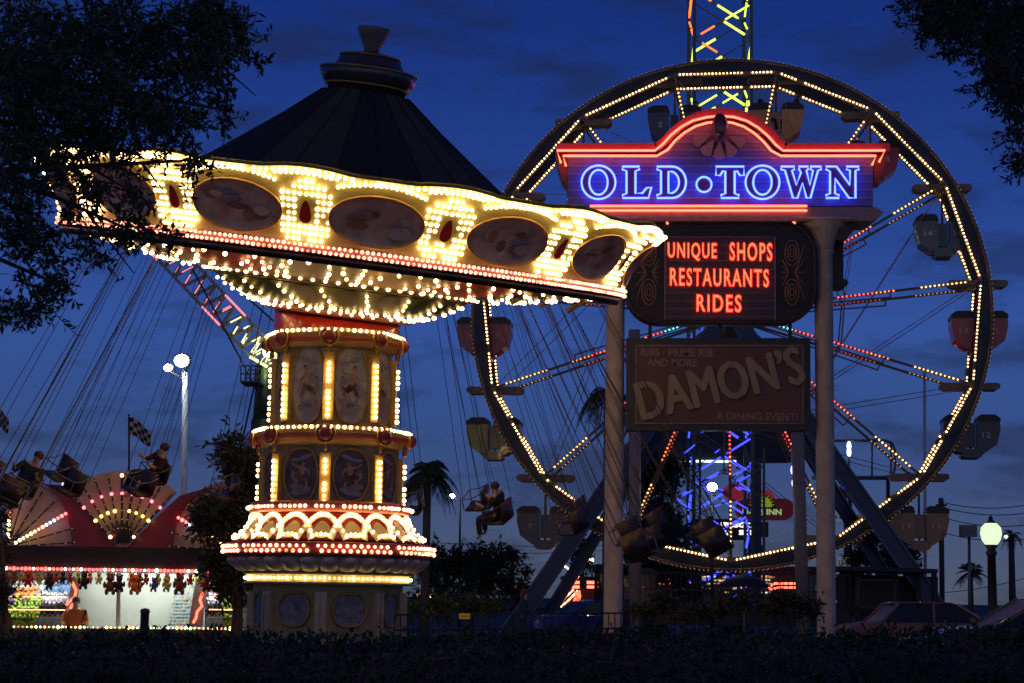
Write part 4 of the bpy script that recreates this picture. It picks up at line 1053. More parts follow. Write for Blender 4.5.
palm('palm tree showing between the swings and the left sign column', ground(606, 62), (at(600, 392, 62)-ground(606, 62)).z, 1.5, 24, droop=1.3)
palm('small palm tree near the globe lamp on the right', ground(971, 90), (at(971, 572, 90)-ground(971, 90)).z, 1.15, 26, droop=.6)
palm('thin palm tree at the right edge behind the globe lamp', ground(1013, 85), (at(1010, 535, 85)-ground(1013, 85)).z, .75, 16, droop=.8)
palm('thin palm tree behind the blue wheel leg', ground(512, 110), (at(512, 552, 110)-ground(512, 110)).z, .9, 14, droop=.8)
# hedge along the front
HG = thing('hedge', 'long dark clipped hedge across the whole foreground', 'hedge', (0, 11, 0))
def hz(x): return at(512+x/11*FPX, 628-.012*(512+x/11*FPX), 11).z-.06+.05*noise.noise(Vector((x*.6, 3, 0)))+(.018*x)*0
m = MB(); 
xs_ = [-5+.25*i for i in range(41)]
for Y0, Y1 in ((10.2, 12.2),):
    vs = []
    for x in xs_: vs += [Vector((x, Y0, -.3)), Vector((x, Y0, hz(x)-.30)), Vector((x, Y0+1.0, hz(x)-.16)), Vector((x, Y1, hz(x)-.08)), Vector((x, Y1, -.3))]
    m.add(vs, [(i*5+j, (i+1)*5+j, (i+1)*5+j+1, i*5+j+1) for i in range(40) for j in range(4)])
m.build('inner_growth', mat('hedge_dark_core', (.02, .028, .014), .9), HG)
m = MB()
for _ in range(26000):
    x = random.uniform(-4.6, 4.6); h = hz(x); e = noise.noise(Vector((x*1.6, 7, random.random()*.2)))
    if random.random() < .45: p = Vector((x, random.uniform(10.1, 12.3), h-.09+abs(random.gauss(0, .035))+.03*e)); p.z -= ((12.3-p.y)/2.2)**2*.16
    else: p = Vector((x, 10.2-abs(random.gauss(0, .05))-.05*noise.noise(Vector((x*2, 0, h*3))), random.uniform(.75, h-.22)))
    leaf(m, p, random.uniform(.03, .06), (Vector((0, -.4, .5))+rnd_unit()).normalized(), .5)
for _ in range(160):
    x = random.uniform(-4.4, 4.4); p = Vector((x, random.uniform(10.4, 12), hz(x)-.05)); d = (Vector((0, 0, 1))+rnd_unit()*.5).normalized(); L_ = random.uniform(.03, .08)
    m.tube([p, p+d*L_], .003, 3)
    for k in range(6): leaf(m, p+d*L_*k/5, .045, (d+rnd_unit()).normalized(), .45)
m.build('leaves', L_HEDGE, HG)

# ---------------------------------------------------------------- prize booth
KY = 43.0; uK = KY/FPX
BT = thing('prize_booth', 'carnival prize booth with red fan-shaped lit facade and open counter', 'booth', (at(120, 600, KY).x, KY, gz(at(120, 600, KY).x)))
FANM = mat('fan_panel_cream', (.62, .44, .34), .5, second=(.50, .34, .27), scale=1.5); FINM = mat('fin_red', (.30, .012, .02), .4, second=(.24, .01, .015), coat=.2)
def fan(cx, cy, r, a0, a1, Y, name='fan_panel'):
    pts = [(cx, cy)]+[(cx+r*math.sin(R(a0+(a1-a0)*k/18)), cy-r*math.cos(R(a0+(a1-a0)*k/18))) for k in range(19)]
    m = MB(); m.prism(pl(pts, Y), BY*.12); return m.build(name, FANM, BT)
def rays(par, cx, cy, r, angs, Y, cols, lit):
    m = MB()
    for a in angs:
        d = (math.sin(R(a)), -math.cos(R(a))); m.bar(at(cx+d[0]*8, cy+d[1]*8, Y-.02), at(cx+d[0]*r*.97, cy+d[1]*r*.97, Y-.02), .05, .03)
    m.build('bulb_rail', BLACK, par); b = MB(); dm = MB()
    for a in angs:
        d = (math.sin(R(a)), -math.cos(R(a))); k = int(r/4.3)
        for q in range(2, k):
            f = q/k; c, on = lit(a, f)
            p = at(cx+d[0]*r*f, cy+d[1]*r*f, Y-.07)
            if on: b.col = c; b.bulb(p, .045)
            elif f > .22 and q % 2: dm.bulb(p, .018, True)
    b.build('bulb_string', COLB, par); dm.build('dim_bulb_string', DIMB, par)
f1 = fan(122, 550, 79, -43, 43, KY-.10)
def lit1(a, f):
    if abs(f-.73) < .04: return (1, .12, .16), True
    if abs(f-.50) < .03 and abs(a) > 0: return (1, .62, .12), True
    if abs(f-.22) < .04 and abs(a) > 36: return (1, .55, .2), True
    if abs(f-.95) < .02 and a == 0: return (1, .4, .2), True
    return (1, 1, 1), False
rays(f1, 122, 550, 79, [-42, -31.5, -21, -10.5, 0, 10.5, 21, 31.5, 42], KY-.22, None, lit1)
f2 = fan(8, 547, 71, -8, 90, KY+.12); 
def lit2(a, f):
    on = abs(a-60) < 3 or (abs(a-2) < 3); seq = [(1, .8, .4), (1, .7, .3), (1, .25, .15), (.5, .65, 1), (1, .12, .12)]
    return seq[min(4, int(f*5.2))], on
rays(f2, 8, 547, 71, [2, 17, 32, 46, 60, 74, 86], KY+.0, None, lit2)
f3 = fan(236, 551, 71, -90, 4, KY+.12)
rays(f3, 236, 551, 71, [-86, -74, -60, -46, -32, -17], KY+.0, None, lambda a, f: lit2(-a if a < 0 else a, f))
def curve(p0, p1, p2, n=8): return [((1-t)**2*p0[0]+2*t*(1-t)*p1[0]+t*t*p2[0], (1-t)**2*p0[1]+2*t*(1-t)*p1[1]+t*t*p2[1]) for t in [k/n for k in range(n+1)]]
m = MB(); m.prism(pl(curve((39, 482), (72, 497), (72, 552))+[(122, 552)]+curve((122, 552), (98, 525), (77, 498), 3)+curve((77, 498), (60, 486), (39, 482), 5)[1:-1], KY-.03), BY*.3); m.build('red_fin', FINM, BT)
m = MB(); m.prism(pl(curve((211, 487), (172, 503), (172, 553))+[(122, 552)]+curve((122, 552), (146, 526), (180, 495.5), 3)+curve((180, 495.5), (195, 491), (211, 487), 5)[1:-1], KY-.03), BY*.3); m.build('red_fin', FINM, BT)
m = MB(True); m.tube([at(122, 533, KY-.24), at(122, 533, KY-.16)], .23, 24); m.build('round_emblem', mat('emblem_brown', (.12, .06, .04), .5), BT)
m = MB(); m.prism(pl([(-30, 546.5), (244, 550.5), (244, 570), (-30, 566)], KY-.55), BY*.9); bm = m.build('fascia_beam', mat('fascia_dark', (.035, .028, .026), .6), BT)
b = MB()
for k in range(64):
    f = k/63; b.col = random.choice([(1, .08, .06)]*5+[(1, .6, .3), (1, .9, .7)]); b.bulb(at(-10+250*f, 568+3.9*f, KY-.6), random.uniform(.035, .05))
for k in range(30):
    f = k/29; b.col = random.choice([(1, .2, .1), (1, .6, .2), (.9, .5, .3)]); b.bulb(at(5+62*f if k < 15 else 178+50*(f-.5)*2*.9, 549.5+1.5*f, KY-.12), .02, True)
b.build('bulb_string', COLB, bm)
m = MB(); m.prism(pl([(70, 572), (205, 574), (205, 634), (70, 634)], KY+3.0), BY*.1); m.build('back_wall', mat('back_wall_white', (.62, .66, .60), .7, second=(.5, .54, .48), scale=1.5, bump=.3), BT)
SWM = mat('shelf_wall_dark', (.10, .09, .09), .7); m = MB(); m.prism(pl([(-30, 566), (69, 568), (69, 640), (-30, 640)], KY+2.4), BY*.1); m.build('shelf_wall', SWM, BT); m = MB(); m.prism(pl([(206, 571), (250, 572), (250, 640), (206, 640)], KY+2.4), BY*.1); m.build('shelf_wall', mat('shelf_wall_dark', (.10, .09, .09), .7), BT)
m = MB(); m.box((at(110, 560, KY).x, KY+1.4, at(110, 558, KY).z+.22), (7.5, 3.8, .06)); m.build('roof', mat('booth_roof', (.05, .05, .05), .7), BT)
lamp_m = MB(); 
for x in (30, 110, 165, 222):
    for yy in ((.55, .75, .95) if x in (30, 222) else (.9, 2.2)): lamp_m.box(at(x, 566, KY+yy)+Vector((0, 0, .02)), (1.3, .12, .08))
lamp_m.build('tube_lamp', glow('booth_tube', (.95, 1, .93), 20), BT)
m = MB(); m.prism(pl([(-30, 627), (244, 630), (244, 645), (-30, 642)], KY-.3), BY*.5); ct = m.build('counter', mat('counter_dark', (.05, .04, .04), .5), BT)
b = MB()
for k in range(52):
    f = k/51; b.col = random.choice([(1, .8, .25), (1, .6, .2), (1, .2, .1), (.6, 1, .3)]); b.bulb(at(5+225*f, 626.6+2*f, KY-.34), random.choice((.02, .03, .045)), True)
b.build('counter_bulbs', COLB, ct)
m = MB(True); m.tube([at(119, 573, KY-.2), at(118, 632, KY-.2)], .055, 8); m.build('front_pole', WHITEP, BT)
for pts in ([(72, 582), (76, 590), (75, 597), (70, 601), (66, 605)], [(73, 604), (69, 610), (66, 615), (63, 619)], [(203, 592), (200, 600), (202, 606), (197, 612), (196, 618), (193, 623)]):
    m = MB(True); m.tube(pl(pts, KY+.6), .035, 6); m.build('neon_squiggle', glow('squiggle_neon', (1, .13, .07), 3.5), BT)
for x0, x1 in ((66, 78), (190, 206)):
    m = MB(); m.prism(pl([(x0+6, 578), (x1+2, 578), (x1-4, 627), (x0-2, 627)], KY+.75), BY*.06); m.build('neon_backing', mat('backing_grey', (.22, .18, .18), .5), BT)
for y in (596, 609):
    for x0, x1 in ((2, 66), (209, 241)): m = MB(True); m.tube([at(x0, y+.5, KY+.45), at(x1, y+1, KY+.45)], .010, 6); m.build('shelf_tube_lamp', glow('shelf_tube', (1, .45, .22), 4), BT)
# coloured cup rack right of the wall: a stepped ladder of small shelves
m = MB()
for k in range(15):
    y = 577+3.4*k
    for q in range(6):
        x = 178+q*4-k*.6
        m.col = random.choice([(.15, .35, .7), (.7, .75, .8), (.1, .4, .4), (.7, .6, .2), (.6, .65, .7), (.25, .5, .6)])
        m.box(at(x, y, KY+1.2), (.07, .10, .045), Matrix.Rotation(R(-14), 3, 'Y'))
m.col = None
m.build('cup_rack', mat('rack_colours', attr='col', rough=.4), BT)
# plush toys
def toy_mesh(m, p, s, kind):
    m.ball(p+Vector((0, 0, .12*s)), (.10*s, .09*s, .12*s), None, 8, 6); m.ball(p+Vector((0, -.02*s, .29*s)), (.085*s, .08*s, .08*s), None, 8, 6)
    for q in (-1, 1):
        m.ball(p+Vector((q*.065*s, 0, .37*s)), .034*s if kind else .028*s, None, 6, 4)
        m.ball(p+Vector((q*.12*s, -.03*s, .15*s)), (.035*s, .035*s, .08*s), None, 6, 4); m.ball(p+Vector((q*.07*s, -.05*s, .0)), (.045*s, .05*s, .07*s), None, 6, 4)
TC = {'white': (.8, .8, .78), 'pale blue': (.30, .50, .80), 'green': (.38, .62, .08), 'purple': (.30, .14, .50), 'orange': (.7, .24, .05), 'lilac': (.65, .58, .75), 'red': (.35, .04, .03), 'brown': (.16, .07, .03), 'black': (.02, .02, .025), 'blue': (.05, .10, .35), 'yellow': (.5, .42, .08)}
TOYS = {}
def toy(colr, p, s, label, group, cat='plush toy'):
    if colr not in TOYS:
        m = MB(True); toy_mesh(m, Vector((0, 0, 0)), 1.0, 1); o = m.build('plush_toy', mat('plush_'+colr.replace(' ', '_'), TC[colr], .9, scale=12), None, origin=(0, 0, 0))
        f = MB(); f.ball((.035, -.095, .30), .012, None, 6, 4); f.ball((-.035, -.095, .30), .012, None, 6, 4); f.ball((0, -.105, .27), (.03, .02, .022), None, 6, 4); f.build('face', BLACK, o); TOYS[colr] = o; c = o
    else: c = copy_tree(TOYS[colr])
    c.location = p; c.scale = (s, s, s); c.rotation_euler = (0, 0, random.uniform(-.5, .5)); tag(c, label, cat, group); return c
random.seed(9)
hung = [(6, 'red'), (14, 'brown'), (22, 'green'), (31, 'orange'), (40, 'green'), (48, 'brown'), (56, 'red'), (63, 'black'), (70, 'red'), (78, 'green'), (90, 'orange'), (99, 'green'), (110, 'brown'), (131, 'orange'), (139, 'black'), (146, 'red'), (158, 'green'), (167, 'orange'), (178, 'brown'), (190, 'red'), (200, 'green'), (214, 'red'), (225, 'brown')]
for k, (x, c) in enumerate(hung):
    toy(c, at(x, 581.5+x*.013, KY-.3), .62, f'small {c} plush toy under the booth lights, {ORD[k]} from left, top row', 'plush toys hanging in the top row')
for k, (x, y, c, s) in enumerate([(28, 585, 'red', .8), (50, 588, 'black', .85), (84, 587, 'black', .95), (110, 592, 'brown', 1.1), (119, 590, 'black', .9), (135, 592, 'orange', 1.1), (139, 590, 'brown', .8), (154, 590, 'blue', .75), (167, 590, 'green', .8), (180, 592, 'brown', 1.15), (206, 590, 'red', .9)]):
    toy(c, at(x, y, KY-.35), s, f'{c} plush toy dangling low, {ORD[k]} from left, lower hanging row', 'plush toys dangling in front of the white wall')
shelves = [(14, 44, 592, 'white', 6), (46, 70, 592, 'pale blue', 6), (10, 40, 603, 'purple', 6), (14, 42, 604, 'green', 4), (42, 68, 603, 'lilac', 6), (8, 38, 617, 'green', 7), (40, 66, 614, 'black', 5), (6, 34, 626, 'green', 6), (14, 38, 598, 'orange', 5),
           (208, 234, 592, 'pale blue', 5), (208, 234, 604, 'lilac', 5), (206, 236, 615, 'black', 5), (224, 240, 610, 'green', 3), (224, 242, 625, 'green', 4), (210, 230, 598, 'red', 4)]
for (x0, x1, y, c, n) in shelves:
    side_ = 'left' if x1 < 100 else 'right'; row = 'upper' if y < 596 else ('middle' if y < 610 else 'lower')
    for k in range(n):
        toy(c, at(x0+(x1-x0)*(k+.5)/n, y+random.uniform(-1, 1), KY+{'upper': 1.95, 'middle': 1.45, 'lower': .95}[row]+random.uniform(-.08, .08)), .68, f'{c} plush toy packed on the {row} {side_} shelf of the booth', f'{c} plush toys on the {row} {side_} shelf')
m = MB()
for y, sY in ((592.5, 1.8), (604.5, 1.3), (617.5, .8), (627, .8)):
    for x0, x1 in ((0, 68), (207, 243)): m = MB(); m.prism(pl([(x0, y), (x1, y+.5), (x1, y+1.2), (x0, y+.7)], KY+sY), BY*.4); m.build('display_shelf', mat('shelf_brown', (.2, .12, .07), .6), BT)

# ---------------------------------------------------------------- people
def standing(bend=0.0, armf=.3):
    V = [(0, 0, .95), (0, 0, 1.15), (0, -.02, 1.36), (0, -.02, 1.47), (0, -.04, 1.56), (0, -.03, 1.70)]; E = [(0, 1), (1, 2), (2, 3), (3, 4), (4, 5)]; RR = [(.16, .12), (.14, .11), (.17, .12), .055, (.078, .095), .06]
    for s in (-1, 1):
        b = len(V); V += [(s*.20, 0, 1.38), (s*.27, -.02, 1.12), (s*.20, -.05-armf*.7, 1.02), (s*.17, -.13-armf*.7, 1.03)]; RR += [.062, .046, .036, .03]; E += [(2, b), (b, b+1), (b+1, b+2), (b+2, b+3)]
        b = len(V); V += [(s*.10, 0, .88), (s*.11, -.02, .48), (s*.11, .02, .09), (s*.11, -.16, .04)]; RR += [.09, .062, .045, .04]; E += [(0, b), (b, b+1), (b+1, b+2), (b+2, b+3)]
    return skin_mesh(V, E, RR)
STAND = standing()
def person(loc, rz, shirt, trous, label, hair=HAIR, long=False):
    M = Matrix.Translation(loc) @ Matrix.Rotation(rz, 4, 'Z'); p = thing('person', label, 'person', loc)
    b = MB(True); b.add([M @ v for v in STAND[0]], STAND[1]); b.build('body', SKIN, p)
    vs, fs = STAND
    def cloth(nm, cond, mt, off):
        keep = [f for f in fs if all(cond(vs[i]) for i in f)]; used = sorted({i for f in keep for i in f}); ix = {q: k for k, q in enumerate(used)}; acc = {i: Vector((0, 0, 0)) for i in used}
        for f in keep:
            n = (vs[f[1]]-vs[f[0]]).cross(vs[f[2]]-vs[f[0]]).normalized()
            for i in f: acc[i] += n
        q = MB(True); q.add([M @ (vs[i]+acc[i].normalized()*off) for i in used], [[ix[i] for i in f] for f in keep]); q.build(nm, mt, p)
    cloth('shirt', lambda v: .9 < v.z < 1.455 and v.y > -.20, shirt, .018); cloth('trousers', lambda v: .1 < v.z < .95 and abs(v.x) < .26, trous, .015)
    h = MB(True); h.ball(M @ Vector((0, 0, 1.66)), .1, M.to_3x3() @ Matrix.Diagonal((.98, 1.1, .95)), 10, 8)
    if long: h.ball(M @ Vector((0, .05, 1.55)), .1, M.to_3x3() @ Matrix.Diagonal((1.0, .7, 1.6)), 10, 8)
    h.build('hair', hair, p)
    f = MB(True)
    for sx in (-1, 1): f.ball(M @ Vector((sx*.033, -.125, 1.61)), .011, None, 6, 4); f.ball(M @ Vector((sx*.09, -.03, 1.60)), .022, None, 6, 4)
    f.ball(M @ Vector((0, -.14, 1.575)), (.015, .022, .022), None, 6, 4); f.build('face_features', mat('face_shade', (.25, .12, .09), .5), p)
    hd = MB(True)
    for s in (-1, 1):
        w_ = Vector((s*.17, -.13-.21, 1.03))
        hd.ball(M @ w_, (.035, .05, .02), None, 8, 5)
        for q in range(4): hd.tube([M @ (w_+Vector(((q-1.5)*.017, -.04, 0))), M @ (w_+Vector(((q-1.5)*.019, -.085+.006*abs(q-1.5), -.012))), M @ (w_+Vector(((q-1.5)*.019, -.105+.008*abs(q-1.5), -.035)))], [.009, .008, .006], 5)
        hd.tube([M @ (w_+Vector((-s*.03, 0, 0))), M @ (w_+Vector((-s*.055, -.04, -.01)))], [.011, .008], 5)
    hd.build('hands', SKIN, p)
    return p
pp = at(76, 600, KY-.0+.35); person((pp.x, pp.y, pp.z-1.66), R(10), mat('orange_shirt', (.50, .13, .03), .8), mat('dark_trousers', (.03, .03, .04), .8), 'person in an orange shirt standing behind the counter of the prize booth')
pp = at(524, 589, 52); person((pp.x, pp.y, pp.z-1.74), R(95), mat('dark_blue_shirt', (.03, .04, .08), .8), mat('dark_trousers', (.03, .03, .04), .8), 'brown-haired person standing at the fence below the blue wheel leg', mat('light_brown_hair', (.14, .08, .045), .7), True)

# ---------------------------------------------------------------- lamps
def flood_lamp(label, x, ys, Y, heads, col=WHITEP, pr=.08, xb=None, mt=None, name='flood_lamp', power=0):
    b = ground(xb or x, Y); t = thing(name, label, 'lamp', b); top = at(x, ys, Y)
    m = MB(True); m.tube([b-Vector((0, 0, .1)), top], [pr*1.15, pr], 10); po = m.build('pole', col, t)
    for i, (hx, hy, r) in enumerate(heads):
        c = at(hx, hy, Y-.25); m = MB(True); m.ball(c+Vector((0, .12, .02)), (r*1.25, r*.7, r*1.1), None, 12, 8); h = m.build('lamp_head', STEEL, t)
        m = MB(True); m.ball(c-Vector((0, r*.35, 0)), (r, r*.5, r*.85), None, 12, 8); m.build('lens', mt or FLOOD, h)
        m = MB(); m.tube([c+Vector((0, .12, -.05)), top-Vector((0, 0, .25))], .03, 5); m.build('arm', STEEL, t)
    return t
flood_lamp('tall white pole carrying two glaring flood lamps, left of the carousel', 185, 372, 52, [(182, 361, .21), (168, 368, .12)])
flood_lamp('small bright flood lamp on a thin mast behind the booth facade', 63, 474, 60, [(63, 472, .12)], pr=.04)
flood_lamp('street lamp with cool white head on a dark pole behind the round tree', 460, 497, 100, [(452, 496, .15)], DSTEEL, .06)
flood_lamp('bright flood lamp glaring through the bottom of the wheel', 712, 492, 60, [(712, 487, .16)], DSTEEL, .05)
flood_lamp('small amber lamp above the red neon stand', 592, 562, 82, [(591, 560, .12)], DSTEEL, .05, mt=glow('amber_lamp', (1, .6, .25), 14))
flood_lamp('small pole lamp with square unlit head beside the globe lamp', 969, 530, 62, [], STEEL, .05)
flood_lamp('slim white lamp at the right edge of the view', 1009, 537, 90, [(1006, 537, .10)], DSTEEL, .03, mt=glow('cool_lamp', (.8, .9, 1), 6))
# globe lamp
GB = ground(994, 40); t = thing('globe_lamp', 'green-white glowing acorn globe lamp on a fluted dark post', 'street lamp', GB); c = at(991, 533, 40)
m = MB(True); zt_ = c.z-.26; T = Matrix.Translation((c.x, 40, 0)); m.lathe([(.16, gz(c.x)), (.16, gz(c.x)+.5), (.11, gz(c.x)+.7), (.09, zt_-.25), (.13, zt_-.18), (.08, zt_-.1), (.17, zt_)], 16, T); m.build('post', BLACK, t)
m = MB(True); m.lathe([(.13, zt_), (.20, zt_+.10), (.235, zt_+.24), (.215, zt_+.38), (.13, zt_+.47), (.05, zt_+.50)], 24, T); m.build('globe', glow('acorn_globe', (.74, 1, .60), 1.15), t)
m = MB(True); m.lathe([(.13, zt_+.475), (.05, zt_+.54), (.05, zt_+.60), (.0, zt_+.66)], 16, T); m.build('cap', BLACK, t)
m = MB(); m.box(at(968, 531, 62), (.55, .3, .4)); m.box(at(968, 530, 61.8), (.4, .02, .25)); tag(m.build('lamp_box', STEEL), 'square unlit lamp box on top of the pole near the globe lamp', 'lamp')
# plain tall pole behind wheel
def pole(label, x, y0, Y, r, mt=STEEL, name='pole', cat='pole'):
    b = ground(x, Y); m = MB(True); m.tube([b, at(x-.5, y0, Y)], r, 8); return tag(m.build(name, mt, origin=b), label, cat)
pole('very tall thin white pole behind the right rim of the wheel', 925, 372, 80, .07, WHITEP)
# utility pole and wires
UB = ground(942, 95); t = thing('utility_pole', 'dark wooden utility pole behind the lowest right gondola', 'utility pole', UB)
m = MB(True); m.tube([UB, at(941, 498, 95)], .14, 8); m.build('pole', BARK, t); m = MB(); m.bar(at(936, 505, 95), at(947, 505, 95), .1, .1); m.build('crossarm', BARK, t)
for k, (y0, y1) in enumerate(((502, 489), (507, 499), (517, 512), (532, 526), (582, 560))):
    m = MB(); a = at(941, y0, 95) if k < 4 else at(900, 592, 120); b = at(1080, y1, 90); pts = [a.lerp(b, f/12)-Vector((0, 0, 1.0*4*(f/12)*(1-f/12)*.6)) for f in range(13)]
    m.tube(pts, .022, 4); tag(m.build('power_line', BLACK), f'thin sagging power line, {ORD[k]} from the top right of the utility pole', 'power line', 'power lines at the right')
for k, (y0, y1) in enumerate(((543, 545), (552, 549))):
    m = MB(); a = at(440, y0, 130); b = at(640, y1, 130); m.tube([a, a.lerp(b, .5)-Vector((0, 0, .2)), b], .02, 4); tag(m.build('power_line', BLACK), f'thin wire low in the sky left of the wheel leg, {["upper", "lower"][k]} of two', 'power line', 'power lines behind the wheel')

# ---------------------------------------------------------------- flags
def flag(label, x, y0, yb, Y, w):
    b = ground(x, Y); t = thing('checkered_flag', label, 'flag', at(x-9, yb, Y)); m = MB(True); m.tube([at(x-10, yb, Y), at(x-10, y0-3, Y)], .025, 6); m.build('flagpole', DSTEEL, t)
    m = MB(); n = 12; h = 8; k_ = Y/FPX; P_ = at(x-10, y0, Y)
    def fp_(i, j): f = i/n; return P_+Vector((w*k_*f, .12*math.sin(f*5), -(18*k_*j/h*(1-.12*f))-w*k_*.55*f+.05*math.sin(f*6)))
    for i in range(n):
        for j in range(h):
            m.mi = ((i//2)+(j//2)) % 2; m.add([fp_(i, j), fp_(i+1, j), fp_(i+1, j+1), fp_(i, j+1)], [(0, 1, 2, 3)])
    m.build('cloth', [mat('flag_black', (.015, .015, .02), .8), mat('flag_white', (.45, .45, .5), .8)], t)
flag('black and white checkered flag waving above the booth facade', 139, 417, 496, 46, 24); flag('checkered flag cut by the left edge of the view', 5, 408, 490, 46, 16)
# ---------------------------------------------------------------- tilted boom ride behind the carousel
OY = 58.0; OB = ground(262, OY)
RD = thing('boom_ride', 'tilted lattice boom ride with pink and green neon, between flood lamp and carousel', 'amusement ride', OB)
m = MB(True); m.tube([OB, at(262, 420, OY)], .36, 12); m.tube([at(262, 420, OY), at(266, 362, OY)], .30, 12); m.build('tower', mat('ride_green', (.10, .14, .08), .4, .3), RD)
A = at(276, 366, OY); B = at(152, 236, OY); d = (B-A).normalized(); n1 = Vector((-d.z, 0, d.x)); n2 = Vector((0, 1, 0)); Lb = (B-A).length
def bp(f, i): w = .40 if f > .12 else .18+f*1.83; return A+d*Lb*f+n1*w*(1, 1, -1, -1)[i]+n2*w*(1, -1, -1, 1)[i]
mc = MB(); ml = MB(); ny = MB(True); npk = MB(True); npp = MB()
for i in range(4): mc.bar(bp(0, i), bp(.12, i), .09); mc.bar(bp(.12, i), bp(1, i), .09)
K = 26
for k in range(K):
    f0, f1 = k/K, (k+1)/K
    for i in range(4):
        j = (i+1) % 4; p, q = (bp(f0, i), bp(f1, j)) if k % 2 else (bp(f0, j), bp(f1, i)); ml.bar(p, q, .06)
        if random.random() < (.8 if f0 < .3 else .3): (ny if f0 < .33 else npk).tube([p.lerp(q, .15)-n2*.06, p.lerp(q, random.uniform(.4, .85))-n2*.06], .024 if f0 < .33 else .018, 5)
for (i, f0, f1) in ((2, .30, .46), (1, .36, .5), (2, .84, .93), (1, .86, .93)): npk.tube([bp(f0, i)-n2*.1, bp(f1, i)-n2*.1], .035, 6)
for (i, f0, f1) in ((1, .02, .12), (2, .0, .10)): ny.tube([bp(f0, i)-n2*.1, bp(f1, i)-n2*.1], .05, 6)
bo = mc.build('boom', mat('boom_grey', (.30, .26, .22), .4, .2), RD); ml.build('bracing', mat('boom_grey', (.18, .16, .15), .35, .5), bo); ny.build('green_neon', glow('pale_boom_neon', (.85, .95, .40), 2.0), bo); npk.build('pink_neon', NPINK, bo)
m = MB(True); m.ball(at(268, 352, OY-.9), .16, None, 10, 8); m.build('work_lamp', glow('boom_lamp', (.95, 1, .75), 25), RD)
m = MB(); c0, c1 = at(243, 384, OY-.8), at(262, 384, OY-.8); m.box((c0+c1)/2, ((c1-c0).x, 1.1, .06)); zt2 = at(252, 368, OY-.8).z
for k in range(5):
    q = c0.lerp(c1, k/4); 
    for dy in (-.55, .55): m.bar(q+Vector((0, dy, 0)), Vector((q.x, q.y+dy, zt2)), .035)
for dy in (-.55, .55):
    for zz in (zt2, (zt2+c0.z)/2): m.bar(Vector((c0.x, c0.y+dy, zz)), Vector((c1.x, c1.y+dy, zz)), .035)
m.build('service_platform', DSTEEL, RD)
m = MB(); 
for (a, b) in (((193, 270), (300, 470)), ((170, 228), (300, 345)), ((262, 350), (236, 470))): m.tube([at(*a, OY-.5), at(*b, OY-.5)], .03, 4)
m.build('guy_cable', DSTEEL, RD)

# ---------------------------------------------------------------- far right and behind the wheel
def sign_board(label, x0, x1, y0, y1, Y, mt, txt=None, tm=None, postx=None, cat='sign', post_mt=STEEL, name='sign'):
    b = ground(postx or (x0+x1)/2, Y); t = thing(name, label, cat, b); m = MB(); m.prism(pl([(x0, y0), (x1, y0), (x1, y1), (x0, y1)], Y), BY*.25); p = m.build('panel', mt, t)
    m = MB(True); m.tube([b, at(postx or (x0+x1)/2, y0+2, Y+.35)], .12, 8); m.build('post', post_mt, t)
    if txt:
        for (w_, a0, a1, c0, c1) in txt: m = MB(); m.text(w_, a0, a1, c0, c1, Y-.03, .01, .02); m.build('lettering', tm, p)
    return t
# motel sign: red lobes, green-lit sun and letters
MY = 105.0; t = thing('motel_sign', 'red rounded motel sign with a yellow-green sun, seen between the sign columns', 'sign', ground(762, MY))
m = MB(); m.prism(pl(rr2(736, 794.5, 498.5, 520, 10.5), MY), BY*.6); bd = m.build('panel', mat('motel_red', (.12, .012, .025), .4, emit=(1, .06, .10), estr=.03), t)
m = MB(); m.prism(pl(ell(735, 492, 11, 9, 20), MY+.05), BY*.5); m.prism(pl(ell(762.5, 500, 13, 10.5, 20), MY+.05), BY*.5); m.build('lobe', mat('motel_lobe', (.4, .03, .05), .4, emit=(1, .05, .10), estr=.15), bd)
m = MB(); m.prism(pl([(762.5+13*math.cos(R(a)), 509-15*math.sin(R(a))) for a in range(0, 181, 12)], MY-.05), BY*.04); m.build('sun_backing', BLACK, bd)
m = MB(); m.prism(pl([(762+10*math.cos(R(a)), 507-10.5*math.sin(R(a))) for a in range(0, 181, 12)], MY-.10), BY*.04)
for a in range(10, 180, 16): m.prism(pl([(762+10.5*math.cos(R(a-4)), 507-11*math.sin(R(a-4))), (762+13*math.cos(R(a)), 507-13.5*math.sin(R(a))), (762+10.5*math.cos(R(a+4)), 507-11*math.sin(R(a+4)))], MY-.10), BY*.04)
m.build('sun', glow('sun_lit', (.50, .58, .03), .38), bd)
GRN = glow('pale_green_letters', (.50, .75, .35), .55)
for w_, x0, x1 in (('DAYS', 742.5, 764), ('INN', 766.5, 781.5)): m = MB(); m.text(w_, x0, x1, 509, 514.8, MY-.06, .01, .03); m.build('lettering', GRN, bd)
m = MB(); m.bar(ground(757.5, MY), at(757.5, 470, MY), .30, .30); m.build('post', DSTEEL, t)
m = MB(); m.prism(pl([(760, 522), (768.5, 522), (768.5, 537), (760, 537)], MY), BY*.4); m.prism(pl([(760, 545), (764, 545), (764, 560), (760, 560)], MY), BY*.4); m.build('side_box', mat('side_box', (.05, .055, .06), .5), t)
